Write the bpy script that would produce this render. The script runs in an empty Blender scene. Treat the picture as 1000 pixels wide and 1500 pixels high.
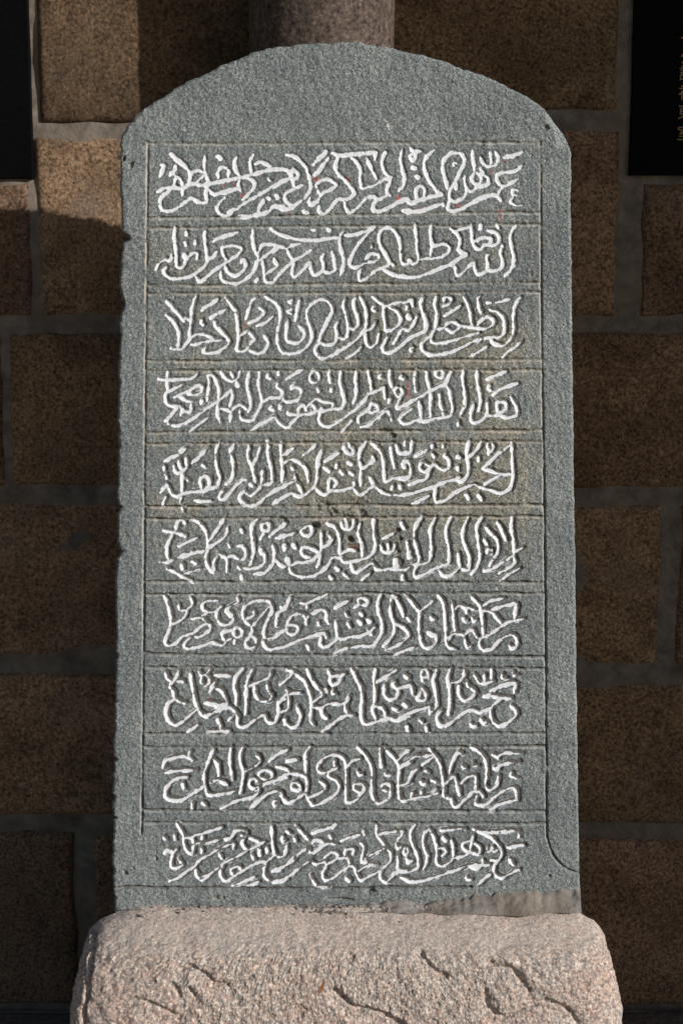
import bpy, math, random
import numpy as np
from mathutils import Vector, noise

C = bpy.context.scene.collection
R = math.radians
RNG = np.random.default_rng(7)
random.seed(7)

# ------------------------------------------------------------------ camera, world, sun
W0, H0 = 1000.0, 1500.0            # the frame the measurements were taken in
FPX = 2400.0                       # focal length in those pixels
PITCH = R(10.0)
DIST = 2.64
CAM = Vector((0.0, -DIST, 1.14))
cd = bpy.data.cameras.new('camera'); cam = bpy.data.objects.new('camera', cd); C.objects.link(cam)
cam.location = CAM; cam.rotation_euler = (R(90) - PITCH, 0, 0)
cd.sensor_fit = 'VERTICAL'; cd.sensor_height = 36.0; cd.lens = 36.0 * FPX / H0
cd.clip_start = 0.05; cd.clip_end = 500
bpy.context.scene.camera = cam
cp, sp = math.cos(PITCH), math.sin(PITCH)

def onp(px, py, Y):
    """world point seen at (px,py) on the upright plane y=Y"""
    dx = (np.asarray(px, float) - 500.0) / FPX; dv = (750.0 - np.asarray(py, float)) / FPX
    dy = cp + dv * sp; dz = -sp + dv * cp
    t = (Y - CAM.y) / dy
    return dx * t, dz * t + CAM.z

def topix(x, y, z):
    rx, ry, rz = x - CAM.x, y - CAM.y, z - CAM.z
    f = ry * cp - rz * sp; u = ry * sp + rz * cp
    return 500 + FPX * rx / f, 750 - FPX * u / f

D_WALL = 0.50
SUN_A, SUN_B = 1.47, 0.62           # direction to the sun: (A, -1, B)
sdir = Vector((SUN_A, -1.0, SUN_B)).normalized()
sd = bpy.data.lights.new('sun', 'SUN'); so = bpy.data.objects.new('sun', sd); C.objects.link(so)
sd.energy = 4.8; sd.angle = R(0.5); sd.color = (1.0, 0.965, 0.92)
so.rotation_euler = sdir.to_track_quat('Z', 'Y').to_euler()
so.location = (2, -3, 3)
w = bpy.data.worlds.new('World'); bpy.context.scene.world = w; w.use_nodes = True
nt = w.node_tree; bg = nt.nodes['Background']; sky = nt.nodes.new('ShaderNodeTexSky')
sky.sky_type = 'NISHITA'; sky.sun_disc = False
sky.sun_elevation = math.asin(sdir.z)
sky.sun_rotation = math.atan2(sdir.x, sdir.y)
nt.links.new(sky.outputs[0], bg.inputs[0]); bg.inputs[1].default_value = 0.085
vs = bpy.context.scene.view_settings
vs.view_transform = 'Standard'; vs.look = 'None'; vs.exposure = 0.0; vs.gamma = 1.0; vs.use_curve_mapping = False
bpy.context.scene.cycles.max_bounces = 5

# ------------------------------------------------------------------ helpers
def link(name, me, mat=None, parent=None, **props):
    o = bpy.data.objects.new(name, me); C.objects.link(o)
    if mat is not None and me is not None: me.materials.append(mat)
    if parent is not None: o.parent = parent
    for k, v in props.items(): o[k] = v
    return o

def empty(name, loc, **props):
    o = bpy.data.objects.new(name, None); C.objects.link(o); o.location = loc
    for k, v in props.items(): o[k] = v
    bpy.context.view_layer.update()
    return o

def mesh_np(name, V, F, smooth=True, attrs=None, normals=None):
    """V (n,3), F (m,4) quads or (m,3)"""
    me = bpy.data.meshes.new(name); n, k = F.shape
    me.vertices.add(len(V)); me.vertices.foreach_set('co', np.ascontiguousarray(V, np.float32).ravel())
    me.loops.add(n * k); me.loops.foreach_set('vertex_index', np.ascontiguousarray(F, np.int32).ravel())
    me.polygons.add(n); me.polygons.foreach_set('loop_start', np.arange(0, n * k, k, dtype=np.int32))
    me.polygons.foreach_set('loop_total', np.full(n, k, np.int32))
    me.polygons.foreach_set('use_smooth', np.full(n, smooth, bool))
    me.update(calc_edges=True)
    for a, v in (attrs or {}).items():
        at = me.attributes.new(a, 'FLOAT', 'POINT'); at.data.foreach_set('value', np.ascontiguousarray(v, np.float32))
    if normals is not None: me.normals_split_custom_set_from_vertices(normals.tolist())
    return me

def submesh(name, V, F, sel, attrs, normals=None):
    f = F[sel]; ids, inv = np.unique(f, return_inverse=True)
    return mesh_np(name, V[ids], inv.reshape(f.shape), True, {a: v[ids] for a, v in attrs.items()},
                   None if normals is None else normals[ids])

def blur_noise(h, w, s, sy=None, seed=None):
    rng = RNG if seed is None else np.random.default_rng(seed)
    sy = s if sy is None else sy
    a = rng.standard_normal((h, w))
    fy = np.fft.fftfreq(h)[:, None]; fx = np.fft.rfftfreq(w)[None, :]
    g = np.exp(-2 * (math.pi ** 2) * ((fy * sy) ** 2 + (fx * s) ** 2))
    b = np.fft.irfft2(np.fft.rfft2(a) * g, s=(h, w))
    return b / b.std()

def bil(img, x, y):
    h, w = img.shape
    x = np.clip(x, 0, w - 1.001); y = np.clip(y, 0, h - 1.001)
    i = x.astype(int); j = y.astype(int); u = x - i; v = y - j
    return (img[j, i] * (1 - u) * (1 - v) + img[j, i + 1] * u * (1 - v) + img[j + 1, i] * (1 - u) * v + img[j + 1, i + 1] * u * v)

def sstep(a, b, x):
    t = np.clip((x - a) / (b - a), 0, 1); return t * t * (3 - 2 * t)

def catmull(P, step=1.2):
    P = np.array(P, float)
    if len(P) == 2:
        n = max(2, int(np.hypot(*(P[1] - P[0])) / step) + 1)
        return P[0] + (P[1] - P[0]) * np.linspace(0, 1, n)[:, None]
    closed = np.allclose(P[0], P[-1])
    Q = np.vstack([P[-2] if closed else 2 * P[0] - P[1], P, P[1] if closed else 2 * P[-1] - P[-2]])
    out = []
    for i in range(1, len(Q) - 2):
        p0, p1, p2, p3 = Q[i - 1:i + 3]
        n = max(1, int(np.hypot(*(p2 - p1)) / step))
        t = np.arange(n)[:, None] / n
        out.append(0.5 * (2 * p1 + (p2 - p0) * t + (2 * p0 - 5 * p1 + 4 * p2 - p3) * t ** 2 + (3 * p1 - p0 - 3 * p2 + p3) * t ** 3))
    out.append(P[-1:]); return np.vstack(out)

# ---- shader helper
class NB:
    def __init__(s, name):
        s.m = bpy.data.materials.new(name); s.m.use_nodes = True; s.t = s.m.node_tree
        s.b = s.t.nodes['Principled BSDF']; s.out = s.t.nodes['Material Output']
        s.tc = s.t.nodes.new('ShaderNodeTexCoord')
    def n(s, kind, **kw):
        x = s.t.nodes.new(kind)
        for k, v in kw.items(): setattr(x, k, v)
        return x
    def l(s, a, b): s.t.links.new(a, b)
    def noise(s, scale, detail=2, rough=0.5, dist=0.0, vec=None):
        x = s.n('ShaderNodeTexNoise'); x.inputs['Scale'].default_value = scale; x.inputs['Detail'].default_value = detail
        x.inputs['Roughness'].default_value = rough; x.inputs['Distortion'].default_value = dist
        s.l(vec or s.tc.outputs['Object'], x.inputs['Vector']); return x.outputs['Fac']
    def voro(s, scale, feat='F1', out='Distance', vec=None):
        x = s.n('ShaderNodeTexVoronoi', feature=feat); x.inputs['Scale'].default_value = scale
        s.l(vec or s.tc.outputs['Object'], x.inputs['Vector']); return x.outputs[out]
    def ramp(s, fac, stops, interp='LINEAR'):
        x = s.n('ShaderNodeValToRGB'); e = x.color_ramp.elements; x.color_ramp.interpolation = interp
        while len(e) < len(stops): e.new(0.5)
        for el, (p, c) in zip(e, stops):
            el.position = p; el.color = (c if hasattr(c, '__len__') else (c, c, c)) + (1,) if hasattr(c, '__len__') else (c, c, c, 1)
        s.l(fac, x.inputs[0]); return x.outputs[0]
    def mix(s, fac, a, b, mode='MIX'):
        x = s.n('ShaderNodeMix', data_type='RGBA', blend_type=mode)
        for sock, v in ((x.inputs[0], fac), (x.inputs[6], a), (x.inputs[7], b)):
            if isinstance(v, (int, float)): sock.default_value = v
            elif isinstance(v, tuple): sock.default_value = v + (1,)
            else: s.l(v, sock)
        return x.outputs[2]
    def math(s, op, a, b=0.0, c=0.0):
        x = s.n('ShaderNodeMath', operation=op)
        for k, v in enumerate((a, b, c)):
            if isinstance(v, (int, float)): x.inputs[k].default_value = v
            else: s.l(v, x.inputs[k])
        return x.outputs[0]
    def attr(s, name):
        x = s.n('ShaderNodeAttribute', attribute_name=name); return x.outputs['Fac']
    def bump(s, h, strength, dist, prev=None):
        x = s.n('ShaderNodeBump'); x.inputs['Strength'].default_value = strength; x.inputs['Distance'].default_value = dist
        s.l(h, x.inputs['Height'])
        if prev: s.l(prev, x.inputs['Normal'])
        return x.outputs[0]
    def done(s, col, rough=0.85, normal=None, spec=0.3):
        if isinstance(col, tuple): s.b.inputs['Base Color'].default_value = col + (1,)
        else: s.l(col, s.b.inputs['Base Color'])
        if isinstance(rough, (int, float)): s.b.inputs['Roughness'].default_value = rough
        else: s.l(rough, s.b.inputs['Roughness'])
        s.b.inputs['Specular IOR Level'].default_value = spec
        if normal: s.l(normal, s.b.inputs['Normal'])
        return s.m

def mat_stele():
    s = NB('grey_green_stone')
    g1 = s.noise(470, 3, 0.7); g2 = s.noise(850, 2, 0.6); big = s.noise(7, 3, 0.55); mid = s.noise(60, 3, .6)
    grain = s.math('ADD', s.math('MULTIPLY', g1, 0.62), s.math('MULTIPLY', g2, 0.38))
    col = s.ramp(grain, [(0.35, (0.036, 0.048, 0.054)), (0.45, (0.104, 0.122, 0.130)), (0.54, (0.186, 0.208, 0.214)), (0.63, (0.43, 0.44, 0.425))])
    sp = s.voro(420, out='Color')
    spk = s.n('ShaderNodeSeparateColor'); s.l(sp, spk.inputs[0])
    col = s.mix(s.math('MULTIPLY', s.math('GREATER_THAN', spk.outputs[0], 0.80), 0.35), col, (0.36, 0.35, 0.31))
    col = s.mix(s.math('MULTIPLY', s.math('LESS_THAN', spk.outputs[1], 0.20), 0.45), col, (0.05, 0.062, 0.066))
    col = s.mix(1.0, col, s.ramp(big, [(0.3, (0.82, 0.83, 0.84)), (0.7, (1.12, 1.11, 1.09))]), 'MULTIPLY')
    mp = s.n('ShaderNodeMapping'); mp.inputs['Scale'].default_value = (1, 1, .18); s.l(s.tc.outputs['Object'], mp.inputs[0])
    col = s.mix(1.0, col, s.ramp(s.noise(22, 4, .7, vec=mp.outputs[0]), [(0.35, (0.86, 0.87, 0.88)), (0.62, (1.06, 1.06, 1.05))]), 'MULTIPLY')
    col = s.mix(s.math('MULTIPLY', s.attr('tan'), 0.55), col, s.mix(1.0, col, (1.35, 1.12, 0.86), 'MULTIPLY'))
    col = s.mix(s.math('MULTIPLY', s.attr('lit_edge'), 0.75), col, s.mix(s.attr('tan'), (0.36, 0.365, 0.35), (0.42, 0.365, 0.30)))
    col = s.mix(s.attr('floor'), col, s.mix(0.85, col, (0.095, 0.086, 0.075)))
    col = s.mix(s.attr('rust'), col, (0.12, 0.045, 0.02))
    pn = s.noise(900, 2, 0.6); pf = s.math('MULTIPLY', s.math('SUBTRACT', pn, 0.5), 1.4)
    pt = s.math('ADD', s.math('ADD', s.attr('paint'), pf), s.math('MULTIPLY', s.math('SUBTRACT', mid, 0.5), 0.6))
    paintf = s.ramp(pt, [(0.42, 0.0), (0.60, 0.93)])
    paintc = s.ramp(s.noise(380, 4, 0.75), [(0.3, (0.42, 0.44, 0.48)), (0.45, (0.66, 0.68, 0.72)), (0.65, (0.75, 0.77, 0.81))])
    col = s.mix(paintf, col, paintc)
    col = s.mix(s.math('MULTIPLY', s.attr('red'), s.ramp(s.noise(420, 2), [(0.45, 0.0), (0.6, 1.0)])), col, (0.42, 0.045, 0.04))
    h = s.math('ADD', s.noise(420, 3, 0.7), s.math('MULTIPLY', s.noise(900, 2), 0.4))
    return s.done(col, 0.82, s.bump(h, 0.7, 0.0006), 0.2)

def mat_base():
    s = NB('pink_granite')
    g = s.noise(210, 4, 0.8); v = s.voro(210, out='Color'); sc = s.n('ShaderNodeSeparateColor'); s.l(v, sc.inputs[0])
    col = s.ramp(g, [(0.36, (0.10, 0.090, 0.082)), (0.46, (0.30, 0.255, 0.225)), (0.55, (0.46, 0.395, 0.34)), (0.64, (0.70, 0.64, 0.58))])
    col = s.mix(s.math('MULTIPLY', s.math('GREATER_THAN', sc.outputs[0], 0.78), 0.4), col, (0.40, 0.25, 0.19))
    col = s.mix(s.math('MULTIPLY', s.math('LESS_THAN', sc.outputs[1], 0.24), 0.45), col, (0.17, 0.175, 0.18))
    pink = s.ramp(s.noise(9, 4, 0.6, 1.0), [(0.45, 0.0), (0.66, 1.0)])
    col = s.mix(s.math('MULTIPLY', pink, 0.4), col, s.mix(1.0, col, (1.10, 0.82, 0.76), 'MULTIPLY'))
    dust = s.attr('dust')
    col = s.mix(s.math('MULTIPLY', dust, s.ramp(s.noise(40, 4, .7), [(0.3, 0.15), (0.65, 0.5)])), col, (0.50, 0.43, 0.38))
    col = s.mix(s.attr('rust'), col, (0.20, 0.08, 0.03))
    h = s.math('ADD', s.noise(230, 4, 0.75), s.math('MULTIPLY', s.noise(90, 3, .6), 1.2))
    return s.done(col, 0.9, s.bump(h, 0.9, 0.0019), 0.2)

def mat_wall():
    s = NB('brown_granite')
    oi = s.n('ShaderNodeObjectInfo'); off = s.n('ShaderNodeVectorMath', operation='ADD')
    s.l(s.tc.outputs['Object'], off.inputs[0]); s.l(oi.outputs['Random'], off.inputs[1])
    vec = off.outputs[0]
    g = s.noise(165, 4, 0.8, vec=vec)
    col = s.ramp(g, [(0.35, (0.035, 0.026, 0.020)), (0.44, (0.145, 0.103, 0.070)), (0.55, (0.26, 0.188, 0.130)), (0.68, (0.44, 0.345, 0.255))])
    v = s.voro(170, out='Color', vec=vec); sc = s.n('ShaderNodeSeparateColor'); s.l(v, sc.inputs[0])
    col = s.mix(s.math('MULTIPLY', s.math('LESS_THAN', sc.outputs[1], 0.11), 0.45), col, (0.03, 0.026, 0.023))
    col = s.mix(s.math('MULTIPLY', s.math('GREATER_THAN', sc.outputs[0], 0.86), 0.4), col, (0.30, 0.22, 0.16))
    stain = s.ramp(s.noise(8, 5, 0.7, 0.6, vec=vec), [(0.35, (0.62, 0.58, 0.54)), (0.6, (1.05, 1.0, 0.95))])
    col = s.mix(1.0, col, stain, 'MULTIPLY')
    tint = s.ramp(oi.outputs['Random'], [(0.0, (1.04, 0.92, 0.90)), (0.5, (1.04, 0.95, 0.89)), (1.0, (1.03, 0.96, 0.84))])
    col = s.mix(1.0, col, tint, 'MULTIPLY')
    col = s.mix(s.ramp(s.noise(5, 4, .6, vec=vec), [(0.58, 0.0), (0.75, 0.35)]), col, (0.21, 0.185, 0.16))
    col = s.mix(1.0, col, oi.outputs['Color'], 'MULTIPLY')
    h = s.math('ADD', s.noise(140, 4, 0.75, vec=vec), s.noise(45, 3, .6, vec=vec))
    return s.done(col, 0.88, s.bump(h, 0.8, 0.003), 0.2)

def mat_column():
    s = NB('column_granite')
    g = s.noise(110, 4, 0.75)
    col = s.ramp(g, [(0.34, (0.02, 0.015, 0.013)), (0.45, (0.062, 0.047, 0.039)), (0.56, (0.098, 0.076, 0.062)), (0.70, (0.20, 0.165, 0.14))])
    mp = s.n('ShaderNodeMapping'); mp.inputs['Scale'].default_value = (1, 1, .25); s.l(s.tc.outputs['Object'], mp.inputs[0])
    col = s.mix(1.0, col, s.ramp(s.noise(14, 4, .65, vec=mp.outputs[0]), [(0.3, (0.65, 0.62, 0.6)), (0.65, (1.08, 1.05, 1.04))]), 'MULTIPLY')
    h = s.math('ADD', s.noise(130, 4, 0.75), s.noise(40, 3))
    return s.done(col, 0.88, s.bump(h, 0.7, 0.003), 0.2)

def mat_mortar(name, base):
    s = NB(name)
    b = Vector(base)
    col = s.ramp(s.noise(26, 5, 0.65, 0.4), [(0.3, tuple(b * 0.55)), (0.5, tuple(b)), (0.72, tuple(b * 1.6))])
    col = s.mix(s.ramp(s.noise(5, 3, .6), [(0.45, 0.0), (0.65, 0.4)]), col, (0.20, 0.15, 0.10))
    h = s.math('ADD', s.noise(120, 4, 0.7), s.math('MULTIPLY', s.noise(18, 3, .6), 2.5))
    return s.done(col, 0.9, s.bump(h, 0.6, 0.004), 0.2)

def mat_plaque():
    s = NB('polished_black_stone')
    col = s.ramp(s.noise(700, 2, .6), [(0.4, (0.0018, 0.0019, 0.0021)), (0.75, (0.006, 0.0062, 0.0068))])
    return s.done(col, 0.5, None, 0.02)

def mat_gold():
    s = NB('gold_paint')
    return s.done(s.ramp(s.noise(200, 2), [(0.3, (0.20, 0.13, 0.06)), (0.7, (0.34, 0.23, 0.11))]), 0.6)

def mat_paving():
    s = NB('paving_stone')
    col = s.ramp(s.noise(60, 5, 0.75), [(0.3, (0.05, 0.042, 0.035)), (0.55, (0.16, 0.13, 0.105)), (0.75, (0.26, 0.22, 0.19))])
    return s.done(col, 0.9, s.bump(s.noise(90, 4, .7), 0.6, 0.003), 0.2)

M_STELE, M_BASE, M_WALL, M_COL = mat_stele(), mat_base(), mat_wall(), mat_column()
M_MORTAR = mat_mortar('grey_mortar', (0.135, 0.116, 0.100)); M_FILLET = mat_mortar('brown_mortar', (0.178, 0.165, 0.154))
M_PLAQUE, M_GOLD, M_PAVE = mat_plaque(), mat_gold(), mat_paving()

# ------------------------------------------------------------------ ground
Z_GROUND = float(onp(500, 1476, D_WALL)[1])
def sheet(name, x0, y0, x1, y1, z, mat, n=2, **props):
    xs = np.linspace(x0, x1, n); ys = np.linspace(y0, y1, n); X, Y = np.meshgrid(xs, ys)
    V = np.stack([X, Y, np.full_like(X, z)], -1).reshape(-1, 3)
    i = np.arange((n - 1) * n).reshape(n - 1, n)[:, :-1].ravel()
    return link(name, mesh_np(name, V, np.stack([i, i + 1, i + n + 1, i + n], 1)), mat, None, **props)
def mat_court():
    s_ = NB('courtyard_sand'); c_ = s_.ramp(s_.noise(3, 5, 0.7), [(0.3, (0.34, 0.27, 0.19)), (0.7, (0.46, 0.37, 0.27))])
    return s_.done(c_, 0.95, s_.bump(s_.noise(30, 4, .7), 0.5, 0.01), 0.1)
ground = sheet('ground', -60, -60, 60, 60, Z_GROUND - 0.012, mat_court(), kind='structure')
paving = empty('paving', (0, 0, Z_GROUND), kind='structure')

def block_mesh(name, w, h, dep, nu, nv, lump=0.004, rnd=0.012, wob=0.0016, seed=0, res=None):
    """rough dressed block, front face toward -Y in the XZ plane, centred; sides run back"""
    u = np.linspace(-1, 1, nu); v = np.linspace(-1, 1, nv)
    # bunch grid lines at the rim so the arris rounds
    u = np.sign(u) * (1 - (1 - np.abs(u)) ** 1.35); v = np.sign(v) * (1 - (1 - np.abs(v)) ** 1.35)
    U, Vv = np.meshgrid(u, v)
    X = U * w / 2; Z = Vv * h / 2
    def nz(s, k, sc):
        a = blur_noise(nv, nu, s, seed=seed * 17 + k); return a * sc
    ed = np.minimum(w / 2 - np.abs(X), h / 2 - np.abs(Z))
    Y = -lump * 0.9 * nz(nu / 7, 1, 1) - lump * .35 * nz(1.6, 2, 1)
    Y += rnd * (1 - np.clip(ed / rnd, 0, 1)) ** 2 * 1.4
    Y += -np.minimum(ed, 0.05) * 0.06
    edge = np.exp(-ed / 0.015)
    X = X + edge * wob * nz(2.2, 3, 1); Z = Z + edge * wob * nz(2.2, 4, 1)
    V = np.stack([X, Y, Z], -1).reshape(-1, 3)
    idx = np.arange(nu * nv).reshape(nv, nu)
    F = [np.stack([idx[:-1, :-1], idx[:-1, 1:], idx[1:, 1:], idx[1:, :-1]], -1).reshape(-1, 4)]
    loop = np.concatenate([idx[0, :], idx[1:, -1], idx[-1, -2::-1], idx[-2:0:-1, 0]])
    back = V[loop].copy(); back[:, 1] = dep; n0 = len(V); V = np.vstack([V, back]); k = len(loop)
    a = np.arange(k); b = (a + 1) % k
    F.append(np.stack([loop[b], loop[a], n0 + a, n0 + b], -1))
    return mesh_np(name, V, np.vstack(F))

# ------------------------------------------------------------------ wall of granite blocks
wall = empty('granite_wall', (0, D_WALL, Z_GROUND), label='brown granite block wall with grey mortar joints behind the inscribed stone', category='wall')
WORG = Vector((0, D_WALL, Z_GROUND))
def wz(y): return float(onp(500, y, D_WALL)[1])
def wx(x, y): return float(onp(x, y, D_WALL)[0])
SL = 0
stones = []   # x0,x1 at row mid, y0,y1 in measured frame
LROWS = [(-420, -130, [(-700, -260), (-240, 60), (85, 470)]),
         (-105, 178, [(55, 480)]),
         (201, 464, [(55, 470)]),
         (488, 711, [(-620, 3), (16, 455)]),
         (736, 961, [(-650, -190), (-165, 480)]),
         (988, 1194, [(-700, -70), (-45, 440)]),
         (1224, 1471, [(-640, -210), (-190, 110), (138, 470)])]
RROWS = [(-420, -130, [(495, 820), (845, 1240), (1265, 1700)]),
         (-105, 160, [(505, 904)]),
         (191, 464, [(495, 903)]),
         (487, 714, [(480, 1260), (1285, 1700)]),
         (741, 974, [(505, 966), (994, 1500)]),
         (1004, 1207, [(465, 1310), (1335, 1700)]),
         (1232, 1472, [(495, 1130), (1155, 1700)])]
EXTRA = [(269, 464, -620, 45), (269, 464, 940, 1560),
         (-105, 252, -900, -420), (-105, 252, 1400, 1900)]
def add_stone(y0, y1, x0, x1, k):
    ym = (y0 + y1) / 2; za, zb = wz(y1), wz(y0); xa, xb = wx(x0, ym), wx(x1, ym)
    w_, h_ = xb - xa + 0.008, zb - za + 0.009
    nu = int(min(110, max(24, w_ / 0.0085))); nv = int(min(60, max(20, h_ / 0.0085)))
    me = block_mesh('stone_block', w_, h_, 0.10, nu, nv, lump=0.0017, seed=k + 3)
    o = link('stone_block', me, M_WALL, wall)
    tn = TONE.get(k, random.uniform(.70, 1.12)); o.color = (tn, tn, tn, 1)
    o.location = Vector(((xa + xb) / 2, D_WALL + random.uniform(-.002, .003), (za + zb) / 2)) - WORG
TONE = {3: 0.45, 4: 0.98}  # upper-left block darkened to imitate sunlight fading towards the top
k = 0
for rows in (LROWS, RROWS):
    for y0, y1, xs in rows:
        for x0, x1 in xs: add_stone(y0, y1, x0, x1, k); k += 1
for y0, y1, x0, x1 in EXTRA: add_stone(y0, y1, x0, x1, k); k += 1

def bumpy_panel(name, x0, x1, z0, z1, y, n, m, amp, mat, parent, seed):
    X, Z = np.meshgrid(np.linspace(x0, x1, n), np.linspace(z0, z1, m))
    Y = y + amp * blur_noise(m, n, 3, seed=seed) + amp * .5 * blur_noise(m, n, 1.2, seed=seed + 1)
    V = np.stack([X, Y, Z], -1).reshape(-1, 3) - np.array(WORG)
    idx = np.arange(n * m).reshape(m, n)
    F = np.stack([idx[:-1, :-1], idx[:-1, 1:], idx[1:, 1:], idx[1:, :-1]], -1).reshape(-1, 4)
    return link(name, mesh_np(name, V, F), mat, parent)
bumpy_panel('mortar', wx(-700, 700), wx(1700, 700), Z_GROUND - 0.02, wz(-425), D_WALL + 0.0068, 420, 340, 0.0016, M_MORTAR, wall, 91)

# ------------------------------------------------------------------ black plaques set in the wall
def plaque(x0, x1, y0, y1, label):
    ym = (max(y0, 0) + y1) / 2
    xa, xb, za, zb = wx(x0, ym), wx(x1, ym), wz(y1), wz(y0)
    yf = D_WALL - 0.005; e = 0.002
    o = empty('black_plaque', ((xa + xb) / 2, D_WALL, za), label=label, category='plaque', group='black stone plaques set in the wall')
    hw, hh = (xb - xa) / 2, zb - za
    V = []; 
    for yy, s in ((yf + 0.03, 0), (yf + e, 0), (yf, e)):
        V += [(-hw + s, yy - D_WALL, s), (hw - s, yy - D_WALL, s), (hw - s, yy - D_WALL, hh - s), (-hw + s, yy - D_WALL, hh - s)]
    F = [(8, 9, 10, 11)]
    for r in (0, 4):
        for i in range(4): F.append((r + i, r + (i + 1) % 4, r + 4 + (i + 1) % 4, r + 4 + i))
    link('panel', mesh_np('panel', np.array(V, float), np.array(F), smooth=False), M_PLAQUE, o)
    return o, yf
plaque(-400, 46, -520, 262, 'black polished plaque at the left edge, blank where it shows')
pq, yf = plaque(924, 1380, -520, 257, 'black polished plaque at the right edge with a column of gold characters')
try:
    col_x = wx(1003, 150)
    for ch, yc, sz in (('一', 58, .030), ('公', 86, .030), ('議', 109, .030), ('神', 138, .030), ('東', 166, .030), ('室', 197, .030)):
        cu = bpy.data.curves.new('character', 'FONT'); cu.body = ch; cu.size = sz; cu.extrude = 0.0006; cu.align_x = 'CENTER'; cu.align_y = 'CENTER'
        tmp = bpy.data.objects.new('glyph', cu); C.objects.link(tmp); bpy.context.view_layer.update()
        gm = bpy.data.meshes.new_from_object(tmp.evaluated_get(bpy.context.evaluated_depsgraph_get()))
        bpy.data.objects.remove(tmp); gm.materials.clear()
        o = link('character', gm, M_GOLD, pq)
        o.rotation_euler = (R(90), 0, 0)
        o.location = Vector((col_x, yf - 0.0004, wz(yc))) - pq.location
except Exception as e:
    print('text', e)

# ------------------------------------------------------------------ column standing against the wall
def lathe(name, prof, n, mat, parent, lumps=0.0, seed=1):
    prof = np.array(prof, float); m = len(prof)
    A = np.linspace(0, 2 * math.pi, n, endpoint=False)
    nz = blur_noise(m, n, 5, 3, seed) * lumps
    Rr = prof[:, 0][:, None] + nz
    V = np.stack([Rr * np.cos(A), Rr * np.sin(A), np.repeat(prof[:, 1][:, None], n, 1)], -1).reshape(-1, 3)
    idx = np.arange(n * m).reshape(m, n); nx = np.roll(idx, -1, 1)
    F = np.stack([idx[:-1], nx[:-1], nx[1:], idx[1:]], -1).reshape(-1, 4)
    return link(name, mesh_np(name, V, F), mat, parent)
cxl, cxr = 363.0, 578.0
YC = D_WALL - 0.075
t_ = (YC - CAM.y)
cx = float(onp((cxl + cxr) / 2, 30, YC)[0]); cr = float(onp(cxr, 30, YC)[0] - onp(cxl, 30, YC)[0]) / 2 * 0.985
column = empty('stone_column', (cx, YC, Z_GROUND), label='round granite column rising behind the top of the inscribed stone', category='column')
ztop = wz(-400) - Z_GROUND
lathe('shaft', [(cr, z) for z in np.linspace(0.16, ztop, 150)], 140, M_COL, column, 0.0011, 5)
lathe('column_base', [(0.0, 0.0), (cr * 1.25, 0.0), (cr * 1.27, .03), (cr * 1.27, .08), (cr * 1.2, .11), (cr * 1.08, .125), (cr * 1.02, .16), (0, .16)], 90, M_COL, column, 0.0, 6)

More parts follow.
